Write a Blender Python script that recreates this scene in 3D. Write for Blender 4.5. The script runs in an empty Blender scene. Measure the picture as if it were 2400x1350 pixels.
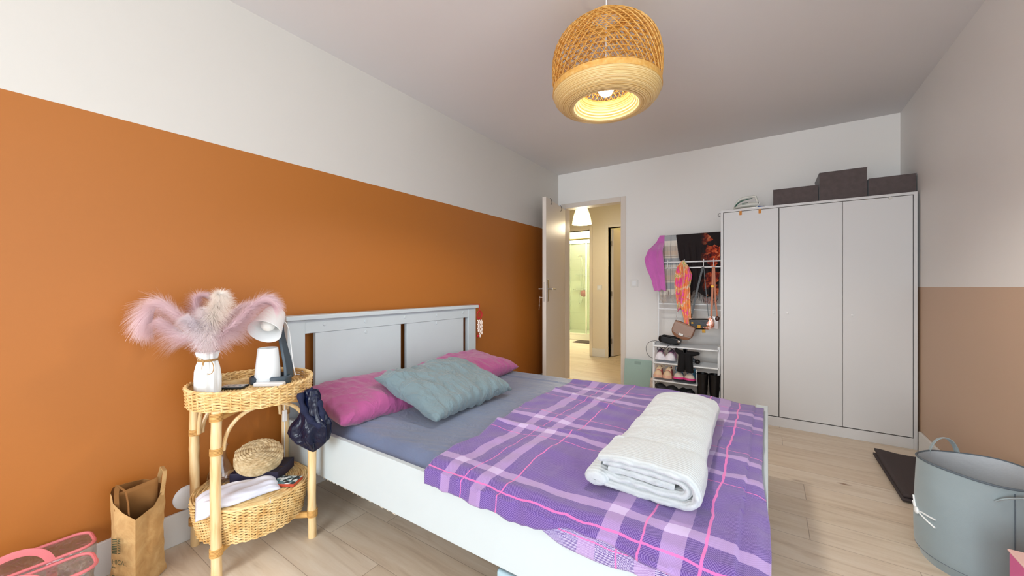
import bpy, math, random
from mathutils import Vector, Matrix, noise
PI = math.pi
sin, cos, rad = math.sin, math.cos, math.radians
random.seed(7)
sc = bpy.context.scene
COL = sc.collection

# ------------------------------------------------------------------ camera, world, lights, exposure
cd = bpy.data.cameras.new('camera'); cam = bpy.data.objects.new('camera', cd); COL.objects.link(cam)
cd.sensor_width = 36.0; cd.lens = 13.35; cd.shift_y = -0.00104; cd.clip_start = 0.02
cam.location = (0, 0, 1.11); cam.rotation_euler = (rad(90), 0, rad(34)); sc.camera = cam
w = bpy.data.worlds.new('sky'); sc.world = w; w.use_nodes = True
w.node_tree.nodes['Background'].inputs[0].default_value = (0.80, 0.90, 1.0, 1)
w.node_tree.nodes['Background'].inputs[1].default_value = 1.0
vs = sc.view_settings
vs.view_transform = 'Standard'; vs.look = 'None'; vs.gamma = 1.0; vs.use_curve_mapping = False; vs.exposure = 0.48

def lamp(name, kind, loc, energy, color, rot=(0, 0, 0), **kw):
    l = bpy.data.lights.new(name, kind); l.energy = energy; l.color = color
    for k, v in kw.items(): setattr(l, k, v)
    o = bpy.data.objects.new(name, l); COL.objects.link(o); o.location = loc; o.rotation_euler = rot
    return o
WIN = dict(x0=-1.35, x1=0.65, z0=0.12, z1=2.36, y=-2.8)
WIN2 = dict(y0=-1.4, y1=1.3, z0=0.1, z1=2.3)
lamp('added_side_light', 'AREA', (2.1, 0.0, 1.4), 44, (0.87, 0.94, 1.0), (0, rad(90), 0), shape='RECTANGLE', size=2.6, size_y=3.2)  # added lamp outside the guessed side window, brightens left wall, bed and floor
lamp('daylight', 'AREA', (-0.35, -3.3, 1.6), 188, (0.87, 0.94, 1.0), (rad(90), 0, 0), shape='RECTANGLE', size=2.6, size_y=2.5)

# ------------------------------------------------------------------ material helpers
def lin(h):
    if isinstance(h, str):
        h = h.lstrip('#'); c = [int(h[i:i + 2], 16) / 255 for i in (0, 2, 4)]
    else: c = [x / 255 for x in h]
    return tuple(x / 12.92 if x <= 0.04045 else ((x + 0.055) / 1.055) ** 2.4 for x in c) + (1,)
class NT:
    def __init__(s, name):
        s.m = bpy.data.materials.new(name); s.m.use_nodes = True; s.t = s.m.node_tree
        s.b = s.t.nodes['Principled BSDF']
    def n(s, typ, **kw):
        nd = s.t.nodes.new('ShaderNode' + typ)
        for k, v in kw.items():
            if k == 'ins':
                for a, b in v.items():
                    if hasattr(b, 'bl_idname') or isinstance(b, bpy.types.NodeSocket): s.t.links.new(b, nd.inputs[a])
                    else: nd.inputs[a].default_value = b
            else: setattr(nd, k, v)
        return nd
    def link(s, a, b): s.t.links.new(a, b)
    def math(s, op, a, b=0.0, c=None):
        d = {0: a, 1: b}
        if c is not None: d[2] = c
        return s.n('Math', operation=op, ins=d).outputs[0]
    def mix(s, f, a, b, mode='MIX'):
        nd = s.n('Mix', data_type='RGBA', blend_type=mode)
        for i, v in ((0, f), (6, a), (7, b)):
            if isinstance(v, bpy.types.NodeSocket): s.link(v, nd.inputs[i])
            else: nd.inputs[i].default_value = v
        return nd.outputs[2]
    def coord(s, kind='Object', scale=(1, 1, 1), rot=(0, 0, 0)):
        tc = s.n('TexCoord')
        mp = s.n('Mapping'); s.link(tc.outputs[kind], mp.inputs[0])
        mp.inputs['Scale'].default_value = scale; mp.inputs['Rotation'].default_value = rot
        return mp.outputs[0]
    def noise(s, vec, scale, detail=4, rough=.5, dist=0):
        return s.n('TexNoise', ins={'Vector': vec, 'Scale': scale, 'Detail': detail, 'Roughness': rough, 'Distortion': dist}).outputs['Fac']
    def ramp(s, f, stops, interp='LINEAR'):
        r = s.n('ValToRGB'); s.link(f, r.inputs[0]); r.color_ramp.interpolation = interp
        e = r.color_ramp.elements
        while len(e) < len(stops): e.new(0.5)
        for i, (p, c) in enumerate(stops): e[i].position = p; e[i].color = c
        return r.outputs[0]
    def bump(s, h, strength=.3, dist=.005):
        b = s.n('Bump', ins={'Height': h, 'Strength': strength, 'Distance': dist}); s.link(b.outputs[0], s.b.inputs['Normal'])
def M(name, h, rough=.6, metal=0, var=0.0, vscale=8, bump=0, bscale=60, bdist=.003, sheen=0, coat=0, trans=0, ior=1.45, emit=None, estr=0, sss=0, stretch=(1, 1, 1), coord='Object', spec=.5, alpha=1):
    t = NT(name); c = lin(h); b = t.b
    b.inputs['Base Color'].default_value = c; b.inputs['Roughness'].default_value = rough; b.inputs['Metallic'].default_value = metal
    b.inputs['Sheen Weight'].default_value = sheen; b.inputs['Coat Weight'].default_value = coat
    b.inputs['Transmission Weight'].default_value = trans; b.inputs['IOR'].default_value = ior; b.inputs['Specular IOR Level'].default_value = spec
    if sss:
        b.inputs['Subsurface Weight'].default_value = sss; b.inputs['Subsurface Scale'].default_value = .02
    if emit: b.inputs['Emission Color'].default_value = lin(emit); b.inputs['Emission Strength'].default_value = estr
    if alpha < 1: b.inputs['Alpha'].default_value = alpha
    if var or bump: v = t.coord(coord, stretch)
    if var:
        f = t.noise(v, vscale)
        dk = tuple(x * (1 - var) for x in c[:3]) + (1,); lt = tuple(min(1, x * (1 + var)) for x in c[:3]) + (1,)
        t.link(t.ramp(f, [(.3, dk), (.7, lt)]), b.inputs['Base Color'])
    if bump: t.bump(t.noise(v, bscale), bump, bdist)
    return t.m
def two_tone(name, low, high, zsplit):
    t = NT(name); g = t.n('NewGeometry'); sx = t.n('SeparateXYZ'); t.link(g.outputs['Position'], sx.inputs[0])
    wob = t.noise(g.outputs['Position'], 3.0)
    z = t.math('ADD', sx.outputs[2], t.math('MULTIPLY', t.math('SUBTRACT', wob, .5), .004))
    f = t.math('GREATER_THAN', z, zsplit)
    col = t.mix(f, lin(low), lin(high))
    t.link(t.mix(t.math('MULTIPLY', wob, .05), col, (.3, .25, .2, 1), 'MULTIPLY'), t.b.inputs['Base Color'])
    t.b.inputs['Roughness'].default_value = .52
    t.bump(t.noise(g.outputs['Position'], 260, 2), .08, .001)
    return t.m
def floor_mat():
    t = NT('light oak laminate'); g = t.n('NewGeometry').outputs['Position']
    sx = t.n('SeparateXYZ'); t.link(g, sx.inputs[0])
    row = t.math('FLOOR', t.math('DIVIDE', sx.outputs[1], .192))
    rn = t.n('TexWhiteNoise', noise_dimensions='1D', ins={'W': row}).outputs['Value']
    xs = t.math('DIVIDE', t.math('ADD', sx.outputs[0], t.math('MULTIPLY', rn, 3.0)), 1.28)
    cell = t.math('FLOOR', xs)
    pid = t.n('TexWhiteNoise', noise_dimensions='2D'); cv = t.n('CombineXYZ', ins={0: row, 1: cell}); t.link(cv.outputs[0], pid.inputs['Vector'])
    mp = t.n('Mapping'); t.link(g, mp.inputs[0]); mp.inputs['Scale'].default_value = (1.0, 9.0, 1)
    ofs = t.n('VectorMath', operation='ADD'); t.link(mp.outputs[0], ofs.inputs[0])
    cb = t.n('CombineXYZ', ins={0: t.math('MULTIPLY', pid.outputs['Value'], 37.0), 1: t.math('MULTIPLY', pid.outputs['Value'], 91.0)}); t.link(cb.outputs[0], ofs.inputs[1])
    v = ofs.outputs[0]
    g1 = t.noise(v, 2.2, 7, .62, .8); g2 = t.noise(v, 14, 5, .6, .3)
    base = t.ramp(g1, [(.28, lin('#c4b29c')), (.45, lin('#dccdb8')), (.6, lin('#e4d8c6')), (.8, lin('#ece3d4'))])
    c = t.mix(t.math('MULTIPLY', g2, .3), base, lin('#cbb79e'))
    tint = t.ramp(pid.outputs['Value'], [(0, lin('#fbf5ee')), (.5, lin('#ffffff')), (1, lin('#f6f0e8'))])
    c = t.mix(.8, c, tint, 'MULTIPLY')
    # knots
    mk = t.n('Mapping'); t.link(g, mk.inputs[0]); mk.inputs['Scale'].default_value = (2.4, 5.5, 1)
    vo = t.n('TexVoronoi', ins={'Vector': mk.outputs[0], 'Scale': 1.0, 'Randomness': 1.0}).outputs['Distance']
    c = t.mix(t.ramp(vo, [(.02, (1, 1, 1, 1)), (.09, (0, 0, 0, 1))]), c, lin('#8c6a4b'))
    fy = t.math('FRACT', t.math('DIVIDE', sx.outputs[1], .192)); fx = t.math('FRACT', xs)
    e = t.math('MAXIMUM', t.math('LESS_THAN', fy, .012), t.math('LESS_THAN', fx, .0022))
    c = t.mix(t.math('MULTIPLY', e, .55), c, lin('#6f5339'))
    t.link(c, t.b.inputs['Base Color']); t.b.inputs['Roughness'].default_value = .42
    t.bump(t.math('SUBTRACT', g2, t.math('MULTIPLY', e, 2.0)), .12, .001)
    return t.m
def stripes(t, coord, table, wob=None):
    """table of (centre, half width, strength) -> 0..1 mask along coord"""
    acc = None
    for c, hw, st in table:
        d = t.math('ABSOLUTE', t.math('SUBTRACT', coord, c))
        s_ = t.math('MULTIPLY', t.math('LESS_THAN', d, hw), st)
        acc = s_ if acc is None else t.math('MAXIMUM', acc, s_)
    return acc
def plaid_blanket_mat(rev=False):
    t = NT('purple plaid woven cotton' if not rev else 'pale reverse of the plaid cotton'); uv = t.coord('UV')
    sx = t.n('SeparateXYZ'); t.link(uv, sx.inputs[0])
    wx = t.math('MULTIPLY', t.math('SUBTRACT', t.noise(uv, 5.5, 3), .5), .036)
    wy = t.math('MULTIPLY', t.math('SUBTRACT', t.noise(t.coord('UV', (1, 1, 1), (0, 0, 1.0)), 5.0, 3), .5), .036)
    X = t.math('ADD', sx.outputs[0], wx); Y = t.math('ADD', sx.outputs[1], wy)
    # broad pale bands
    bx = stripes(t, X, [(-.91, .023, 1), (-.772, .023, 1), (-.345, .024, 1), (-.19, .026, 1)])
    by = stripes(t, Y, [(1.04, .020, 1), (1.447, .019, 1), (1.595, .019, 1), (2.03, .019, 1), (2.18, .019, 1)])
    px_ = stripes(t, X, [(-.838, .0018, 1), (-.69, .0022, 1), (-.262, .0028, 1), (-.125, .0034, 1)])
    py_ = stripes(t, Y, [(.960, .0028, 1), (1.375, .0017, 1), (1.665, .0018, 1), (1.955, .0017, 1), (2.25, .0017, 1)])
    # woven zigzag / diamond twill
    def zig(a, b, per, amp):
        tri = t.math('PINGPONG', a, per)
        return t.math('FRACT', t.math('DIVIDE', t.math('ADD', b, tri), amp))
    z = zig(sx.outputs[0], t.math('ADD', t.math('PINGPONG', sx.outputs[1], .085), t.math('PINGPONG', sx.outputs[1], .0016)), .045, .0062)
    tw = t.math('GREATER_THAN', z, .55)
    base = t.mix(t.math('MULTIPLY', tw, .85 if rev else .42), lin('#593c86'), lin('#d2cbee') if rev else lin('#a389c8'))
    base = t.mix(t.math('MULTIPLY', bx, .62), base, lin('#b797c8'))
    base = t.mix(t.math('MULTIPLY', by, .62), base, lin('#bc9ecc'))
    base = t.mix(t.math('MULTIPLY', t.math('MULTIPLY', bx, by), .5), base, lin('#cfc0e2'))
    base = t.mix(t.math('MULTIPLY', t.math('MAXIMUM', px_, py_), .9), base, lin('#dc6cae'))
    # underside layer is paler
    g = t.n('NewGeometry')
    t.link(base, t.b.inputs['Base Color']); t.b.inputs['Roughness'].default_value = .9; t.b.inputs['Sheen Weight'].default_value = .25
    t.bump(t.math('ADD', z, t.noise(uv, 400, 2)), .25, .0015)
    return t.m
def rattan_mat(name='honey rattan', a='#e9c88d', b='#c79552', dark='#8a5a2a'):
    t = NT(name); v = t.coord('Object'); n1 = t.noise(v, 22, 4, .6); n2 = t.noise(v, 120, 3, .6)
    c = t.ramp(n1, [(.28, lin(b)), (.5, lin(a)), (.8, lin('#f1d9a6'))])
    c = t.mix(t.ramp(n2, [(.62, (0, 0, 0, 1)), (.78, (1, 1, 1, 1))]), c, lin(dark))
    t.link(c, t.b.inputs['Base Color']); t.b.inputs['Roughness'].default_value = .45; t.bump(n2, .2, .001)
    return t.m
def floral_mat():
    t = NT('black floral fringed fabric'); v = t.coord('Object')
    n1 = t.noise(v, 6.5, 3, .5); n2 = t.noise(v, 26, 5, .65, 1.2)
    sx = t.n('SeparateXYZ'); t.link(v, sx.inputs[0])
    side = t.ramp(sx.outputs[0], [(.0, (0, 0, 0, 1)), (.12, (1, 1, 1, 1))])   # flowers on the right hand part
    m = t.math('MULTIPLY', t.math('GREATER_THAN', n1, .5), side)
    fl = t.ramp(n2, [(.35, lin('#2a0d0c')), (.47, lin('#8e1f10')), (.55, lin('#dc5420')), (.66, lin('#f0a070')), (.72, lin('#5c1d3a'))])
    t.link(t.mix(m, lin('#170a0c'), fl), t.b.inputs['Base Color']); t.b.inputs['Roughness'].default_value = .85; return t.m
def silk_mat():
    t = NT('pink orange silk print'); v = t.coord('Object', (1, 1, .6))
    n = t.noise(v, 15, 3, .6, 1.2)
    t.link(t.ramp(n, [(.33, lin('#e23f95')), (.44, lin('#ef5fa8')), (.47, lin('#f08a3c')), (.55, lin('#f2a765')), (.58, lin('#f4d3cf')), (.64, lin('#b9c23e')), (.68, lin('#e8489b'))]), t.b.inputs['Base Color'])
    t.b.inputs['Roughness'].default_value = .45; t.b.inputs['Sheen Weight'].default_value = .2; return t.m
def plaid_scarf_mat():
    t = NT('grey cream checked wool'); v = t.coord('Object'); sx = t.n('SeparateXYZ'); t.link(v, sx.inputs[0])
    fz = t.math('FRACT', t.math('DIVIDE', sx.outputs[2], .235)); fx = t.math('FRACT', t.math('DIVIDE', sx.outputs[0], .07))
    c = t.ramp(fz, [(0, lin('#d9d2c6')), (.22, lin('#a3a6a8')), (.5, lin('#d8cfc0')), (.62, lin('#c9b6a2')), (.8, lin('#bfb3a6'))], 'CONSTANT')
    c = t.mix(t.math('MULTIPLY', t.math('LESS_THAN', fx, .1), .5), c, lin('#5f6770'))
    c = t.mix(t.math('MULTIPLY', t.math('LESS_THAN', t.math('ABSOLUTE', t.math('SUBTRACT', fz, .57)), .02), .5), c, lin('#6f5f55'))
    t.link(c, t.b.inputs['Base Color']); t.b.inputs['Roughness'].default_value = .95; t.b.inputs['Sheen Weight'].default_value = .3; return t.m
def clear_mat(name, tint=(1, 1, 1, 1), gloss=.12, rough=.03, opac=0.0, col='#ffffff', bump=0):
    t = NT(name); t.t.nodes.remove(t.b); out = t.t.nodes['Material Output']
    tr = t.n('BsdfTransparent', ins={0: tint}); gl = t.n('BsdfGlossy', ins={'Roughness': rough})
    fr = t.n('LayerWeight', ins={'Blend': .5})
    if bump:
        b = t.n('Bump', ins={'Height': t.noise(t.coord('Object'), 14, 3, .5, .6), 'Strength': bump, 'Distance': .03})
        t.link(b.outputs[0], gl.inputs['Normal']); t.link(b.outputs[0], fr.inputs['Normal'])
    f = t.math('MAXIMUM', t.math('MULTIPLY', t.math('POWER', fr.outputs['Facing'], 4.0), .5), gloss or .03)
    mx = t.n('MixShader', ins={0: f, 1: tr.outputs[0], 2: gl.outputs[0]})
    last = mx.outputs[0]
    if opac:
        df = t.n('BsdfDiffuse', ins={0: lin(col)}); m2 = t.n('MixShader', ins={0: opac, 1: last, 2: df.outputs[0]}); last = m2.outputs[0]
    t.link(last, out.inputs[0]); return t.m

# ------------------------------------------------------------------ geometry helpers
ORG = {}
class G:
    def __init__(s): s.v = []; s.f = []; s.uv = {}; s.M = None
    def add(s, vs_, fs):
        o = len(s.v)
        for p in vs_:
            p = Vector(p)
            if s.M is not None: p = s.M @ p
            s.v.append(p)
        for f in fs: s.f.append(tuple(i + o for i in f))
        return o
    def box(s, a, b):
        x0, y0, z0 = a; x1, y1, z1 = b
        if x0 > x1: x0, x1 = x1, x0
        if y0 > y1: y0, y1 = y1, y0
        if z0 > z1: z0, z1 = z1, z0
        s.add([(x0, y0, z0), (x1, y0, z0), (x1, y1, z0), (x0, y1, z0), (x0, y0, z1), (x1, y0, z1), (x1, y1, z1), (x0, y1, z1)],
              [(0, 3, 2, 1), (4, 5, 6, 7), (0, 1, 5, 4), (1, 2, 6, 5), (2, 3, 7, 6), (3, 0, 4, 7)]); return s
    def cbox(s, c, d, rz=0):
        c = Vector(c); R = Matrix.Rotation(rz, 3, 'Z'); h = Vector(d) / 2
        pts = [c + R @ Vector((sx * h.x, sy * h.y, sz * h.z)) for sz in (-1, 1) for sx, sy in ((-1, -1), (1, -1), (1, 1), (-1, 1))]
        s.add(pts, [(0, 3, 2, 1), (4, 5, 6, 7), (0, 1, 5, 4), (1, 2, 6, 5), (2, 3, 7, 6), (3, 0, 4, 7)]); return s
    def tube(s, pts, r, n=8, closed=False, flat=None, caps=True):
        pts = [Vector(p) for p in pts]; N = len(pts)
        rr = r if callable(r) else ((lambda i, a=list(r): a[i]) if isinstance(r, (list, tuple)) else (lambda i: r))
        vs_ = []; up = None
        for i in range(N):
            a = pts[(i - 1) % N] if closed or i > 0 else pts[0]; b = pts[(i + 1) % N] if closed or i < N - 1 else pts[-1]
            d = (b - a)
            d = d.normalized() if d.length > 1e-9 else Vector((0, 0, 1))
            if up is None: up = Vector((0, 0, 1)) if abs(d.z) < .9 else Vector((1, 0, 0))
            sd = d.cross(up); sd = sd.normalized() if sd.length > 1e-6 else Vector((1, 0, 0)); up = sd.cross(d).normalized()
            R = rr(i)
            for k in range(n):
                an = 2 * PI * (k + .5) / n
                fx, fy = (R, R) if flat is None else (R * flat[0], R * flat[1])
                vs_.append(pts[i] + sd * cos(an) * fx + up * sin(an) * fy)
        fs = []
        for i in range(N if closed else N - 1):
            j = (i + 1) % N
            for k in range(n):
                k2 = (k + 1) % n
                fs.append((i * n + k, i * n + k2, j * n + k2, j * n + k))
        if caps and not closed:
            fs.append(tuple(range(n - 1, -1, -1))); fs.append(tuple((N - 1) * n + k for k in range(n)))
        s.add(vs_, fs); return s
    def lathe(s, prof, n=32, c=(0, 0, 0), cap0=False, cap1=False, warp=None, closed=False):
        c = Vector(c); vs_ = []
        for i, (r, z) in enumerate(prof):
            for k in range(n):
                th = 2 * PI * k / n; R = r * (warp(th, z) if warp else 1)
                vs_.append(c + Vector((R * cos(th), R * sin(th), z)))
        fs = []; P_ = len(prof)
        for i in range(P_ if closed else P_ - 1):
            j = (i + 1) % P_
            for k in range(n):
                k2 = (k + 1) % n; fs.append((i * n + k, i * n + k2, j * n + k2, j * n + k))
        if cap0: fs.append(tuple(range(n - 1, -1, -1)))
        if cap1: fs.append(tuple((P_ - 1) * n + k for k in range(n)))
        s.add(vs_, fs); return s
    def grid(s, fn, nu, nv, uvf=None, wrapu=False):
        vs_ = [fn(i / nu, j / nv) for i in range(nu + (0 if wrapu else 1)) for j in range(nv + 1)]
        m = nv + 1; W = nu if wrapu else nu + 1
        fs = [(i * m + j, ((i + 1) % W) * m + j, ((i + 1) % W) * m + j + 1, i * m + j + 1) for i in range(nu) for j in range(nv)]
        o = s.add(vs_, fs)
        if uvf:
            for i in range(nu + 1):
                for j in range(nv + 1): s.uv[o + i * m + j] = uvf(i / nu, j / nv)
        return s
    def ball(s, c, r, nu=16, nv=10, sq=(1, 1, 1), f=None):
        c = Vector(c)
        def fn(u, v):
            a = 2 * PI * u; b = PI * v; d = Vector((sin(b) * cos(a), sin(b) * sin(a), cos(b)))
            k = f(d) if f else 1
            return c + Vector((d.x * sq[0], d.y * sq[1], d.z * sq[2])) * r * k
        return s.grid(fn, nu, nv, wrapu=True)
    def prism(s, poly, a, b, M_=None):
        """polygon in (p,q), extruded a..b along the third axis; M_ maps (p,q,e) to world"""
        M_ = M_ or Matrix.Identity(4); n = len(poly)
        vs_ = [M_ @ Vector((p, q, e)) for e in (a, b) for p, q in poly]
        s.add(vs_, [tuple(range(n - 1, -1, -1)), tuple(range(n, 2 * n))] + [(i, (i + 1) % n, n + (i + 1) % n, n + i) for i in range(n)]); return s
    def build(s, name, mat, parent=None, loc=None, smooth=True, bevel=0, bseg=2, solid=0, sub=0, angle=40, weld=False):
        if parent is not None: off = ORG[parent.name]
        else:
            if loc is None:
                xs = [p.x for p in s.v]; ys = [p.y for p in s.v]; zs = [p.z for p in s.v]
                loc = ((min(xs) + max(xs)) / 2, (min(ys) + max(ys)) / 2, min(zs))
            off = Vector(loc)
        me = bpy.data.meshes.new(name); me.from_pydata([tuple(p - off) for p in s.v], [], s.f)
        if s.uv:
            l = me.uv_layers.new(name='UVMap')
            for lp in me.loops: l.data[lp.index].uv = s.uv.get(lp.vertex_index, (0, 0))
        if smooth: me.polygons.foreach_set('use_smooth', [True] * len(me.polygons))
        me.update(); me.materials.append(mat)
        o = bpy.data.objects.new(name, me); COL.objects.link(o); ORG[o.name] = off
        if parent is not None: o.parent = parent
        else: o.location = off
        if weld: o.modifiers.new('w', 'WELD').merge_threshold = .0004
        if solid: m = o.modifiers.new('s', 'SOLIDIFY'); m.thickness = solid; m.offset = 0
        if bevel:
            m = o.modifiers.new('b', 'BEVEL'); m.width = bevel; m.segments = bseg; m.limit_method = 'ANGLE'; m.angle_limit = rad(35); m.harden_normals = True
        if sub: m = o.modifiers.new('ss', 'SUBSURF'); m.levels = sub; m.render_levels = sub
        if smooth and not sub:
            me.set_sharp_from_angle(angle=rad(angle))
        return o
def tag(o, label=None, cat=None, group=None, kind=None):
    if label: o['label'] = label
    if cat: o['category'] = cat
    if group: o['group'] = group
    if kind: o['kind'] = kind
    return o
def thing(name, label, cat, loc, group=None):
    o = bpy.data.objects.new(name, None); COL.objects.link(o); o.location = loc; o.empty_display_size = .05
    ORG[o.name] = Vector(loc); return tag(o, label, cat, group)
def struct(name, g, m, label=None, parent=None, **kw):
    o = g.build(name, m, parent, **kw)
    if parent is None: o['kind'] = 'structure'
    if label: o['label'] = label
    return o
def nz(x, y, z=0, s=1.0): return noise.noise(Vector((x * s, y * s, z * s)))
def sm(a, b, x):
    t = max(0, min(1, (x - a) / (b - a))); return t * t * (3 - 2 * t)
def lerp(a, b, t): return a + (b - a) * t
def poly_at(tab, x):
    if x <= tab[0][0]: return tab[0][1]
    for (a, va), (b, vb) in zip(tab, tab[1:]):
        if x <= b: return lerp(va, vb, (x - a) / (b - a))
    return tab[-1][1]
def bez(p0, p1, p2, p3, n=16):
    p0, p1, p2, p3 = map(Vector, (p0, p1, p2, p3))
    return [p0 * (1 - t) ** 3 + p1 * 3 * t * (1 - t) ** 2 + p2 * 3 * t * t * (1 - t) + p3 * t ** 3 for t in [i / n for i in range(n + 1)]]
def arc(c, r, a0, a1, n=16, plane='xy'):
    c = Vector(c); o = []
    for i in range(n + 1):
        a = lerp(a0, a1, i / n)
        d = {'xy': (cos(a), sin(a), 0), 'xz': (cos(a), 0, sin(a)), 'yz': (0, cos(a), sin(a))}[plane]
        o.append(c + Vector(d) * r)
    return o

# ------------------------------------------------------------------ materials
m_white_wall = M('white wall paint', '#e8e6e2', .7, bump=.06, bscale=240, bdist=.001)
m_left = two_tone('orange and white wall paint', '#ab6622', '#d2cec7', 1.772)
m_right = two_tone('dusty peach and white wall paint', '#c4a68c', '#e9e7e4', 1.11)
m_ceil = M('ceiling paint', '#dddbdb', .8, bump=.05, bscale=200, bdist=.001)
m_floor = floor_mat()
m_trim = M('white gloss trim', '#e2e1dd', .4)
m_door = M('white door paint', '#d9cfc4', .45)
m_hall = M('cream hall paint', '#e4d9c2', .6, bump=.05, bscale=200, bdist=.001)
m_bed = M('white lacquered board', '#c2cccf', .35, var=.01)
m_ward = M('white foil board', '#cdcccb', .38)
m_gap = M('dark gap', '#3c3733', .8)
m_steel = M('brushed steel', '#b9b4ad', .3, 1)
m_chrome = M('chrome', '#d8d8d8', .12, 1)
m_brass = M('gold metal', '#8f6a2c', .38, 1)
m_whiteplastic = M('white plastic', '#eceeee', .35)
m_dkplastic = M('dark slate plastic', '#3c4a55', .4)
m_black = M('black leather', '#0e0d0f', .3, bump=.15, bscale=90)
m_blackm = M('black suede', '#0b090b', .85)
m_glass = clear_mat('clear window glass', gloss=0)
m_rattan = rattan_mat(); m_rattan_d = rattan_mat('warm rattan weave', '#e6c283', '#bf8a45', '#7a4a20')
m_cane = NT('peeled cane pole')
v_ = m_cane.coord('Object', (60, 60, 6)); n_ = m_cane.noise(v_, 1.0, 4)
m_cane.link(m_cane.ramp(n_, [(.3, lin('#d2a468')), (.5, lin('#e6c691')), (.75, lin('#edd6ab'))]), m_cane.b.inputs['Base Color'])
m_cane.b.inputs['Roughness'].default_value = .35; m_cane.b.inputs['Coat Weight'].default_value = .2; m_cane = m_cane.m
m_bind = M('cane binding', '#cf9f5c', .5, var=.2, vscale=60, bump=.4, bscale=180)

# ================================================================== SETTING
H = 2.47; XL, XR, YB, YW = -2.12, .855, 4.15, -1.6
g = G().box((-5, -3.1, -.1), (2.2, 9.0, 0)); struct('floor', g, m_floor, 'light oak laminate floor with long planks', smooth=False)
g = G().box((-5, -2.9, H), (2.2, 9.0, H + .1)); struct('ceiling', g, m_ceil, 'plain pinkish white ceiling', smooth=False)
g = G().box((XL - .1, -2.9, 0), (XL, YB, H)); struct('wall_left', g, m_left, 'left wall, burnt orange below a white top band', smooth=False)
g = G().box((XR, -2.9, 0), (XR + .1, WIN2['y0'], H)).box((XR, WIN2['y1'], 0), (XR + .1, YB + .1, H)).box((XR, WIN2['y0'], 0), (XR + .1, WIN2['y1'], WIN2['z0'])).box((XR, WIN2['y0'], WIN2['z1']), (XR + .1, WIN2['y1'], H)); struct('wall_right', g, m_right, 'right wall, white above dusty peach', smooth=False)
DX0, DX1, DH = -2.03, -1.335, 2.06
g = G().box((XL - .1, YB, 0), (DX0, YB + .1, H)).box((DX1, YB, 0), (XR, YB + .1, H)).box((DX0, YB, DH), (DX1, YB + .1, H))
struct('wall_back', g, m_white_wall, 'white far wall with the doorway', smooth=False)
W_ = WIN
g = G().box((XL - .1, -2.9, 0), (W_['x0'], -2.8, H)).box((W_['x1'], -2.9, 0), (XR + .1, -2.8, H)).box((W_['x0'], -2.9, 0), (W_['x1'], -2.8, W_['z0'])).box((W_['x0'], -2.9, W_['z1']), (W_['x1'], -2.8, H))
struct('wall_front', g, m_white_wall, 'white window wall behind the viewer', smooth=False)
win = thing('window_1', 'wide white framed window letting in daylight', 'window', (-.65, -2.85, W_['z0'])); win['kind'] = 'structure'; del win['category']
g = G()
for x in (W_['x0'] + .03, -.35, W_['x1'] - .03): g.box((x - .03, -2.88, W_['z0']), (x + .03, -2.82, W_['z1']))
for z in (W_['z0'] + .03, W_['z1'] - .03): g.box((W_['x0'], -2.88, z - .03), (W_['x1'], -2.82, z + .03))
g.build('window_frame', m_trim, win, smooth=False)
G().box((W_['x0'], -2.852, W_['z0']), (W_['x1'], -2.848, W_['z1'])).build('window_pane', m_glass, win, smooth=False)
win = thing('added_window_2', 'unseen white framed side window, added for its light', 'window', (.9, -.05, WIN2['z0'])); win['kind'] = 'structure'; del win['category']  # side window out of view, guessed and added for its light
g = G()
for y in (WIN2['y0'] + .03, -.05, WIN2['y1'] - .03): g.box((XR + .02, y - .03, WIN2['z0']), (XR + .08, y + .03, WIN2['z1']))
for z in (WIN2['z0'] + .03, WIN2['z1'] - .03): g.box((XR + .02, WIN2['y0'], z - .03), (XR + .08, WIN2['y1'], z + .03))
g.build('window_frame', m_trim, win, smooth=False)
G().box((XR + .048, WIN2['y0'], WIN2['z0']), (XR + .052, WIN2['y1'], WIN2['z1'])).build('window_pane', m_glass, win, smooth=False)
# baseboards
def baseboard(name, a, b, c=.012, h=.135):
    g = G().box(a, (b[0], b[1], h)); return struct(name, g, m_trim, 'plain white skirting board', smooth=True, bevel=.003)
baseboard('baseboard_left', (XL, -2.8, 0), (XL + .014, YB, 0))
baseboard('baseboard_right', (XR - .014, 1.32, 0), (XR, 3.66, 0))
baseboard('baseboard_back', (DX1 + .06, YB - .014, 0), (XR, YB, 0))
# door casing
g = G()
for x0, x1 in ((DX0 - .045, DX0 + .012), (DX1 - .012, DX1 + .045)): g.box((x0, YB - .012, 0), (x1, YB + .112, DH + .045))
g.box((DX0 + .012, YB - .012, DH - .01), (DX1 - .012, YB + .112, DH + .045))
struct('trim_1', g, m_door, 'white casing round the doorway', bevel=.003)
G_ = G().box((DX0, YB + .02, 0), (DX1, YB + .06, .006)); struct('trim_2', G_, M('pale threshold strip', '#d9b98f', .4), 'pale strip across the doorway floor', bevel=.002)
# open door leaf
dr = thing('door_1', 'white flush door standing open beside the orange wall', 'door', (-2.018, 4.135, 0)); dr['kind'] = 'structure'; del dr['category']
u = Vector((.134, -.718, 0)).normalized(); nrm = Vector((-u.y, u.x, 0)) * -1   # towards the orange wall
if nrm.x > 0: nrm = -nrm
hp = Vector((-2.018, 4.135, 0))
def leaf(p, q, e): return hp + u * p + nrm * e + Vector((0, 0, q))
def leafbox(g, p0, p1, q0, q1, e0, e1):
    vs_ = [leaf(p, q, e) for q in (q0, q1) for p, e in ((p0, e0), (p1, e0), (p1, e1), (p0, e1))]
    g.add(vs_, [(0, 3, 2, 1), (4, 5, 6, 7), (0, 1, 5, 4), (1, 2, 6, 5), (2, 3, 7, 6), (3, 0, 4, 7)])
g = G(); leafbox(g, 0, .73, .008, 2.035, 0, .04); g.build('door_leaf', m_door, dr, bevel=.002)
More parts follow.
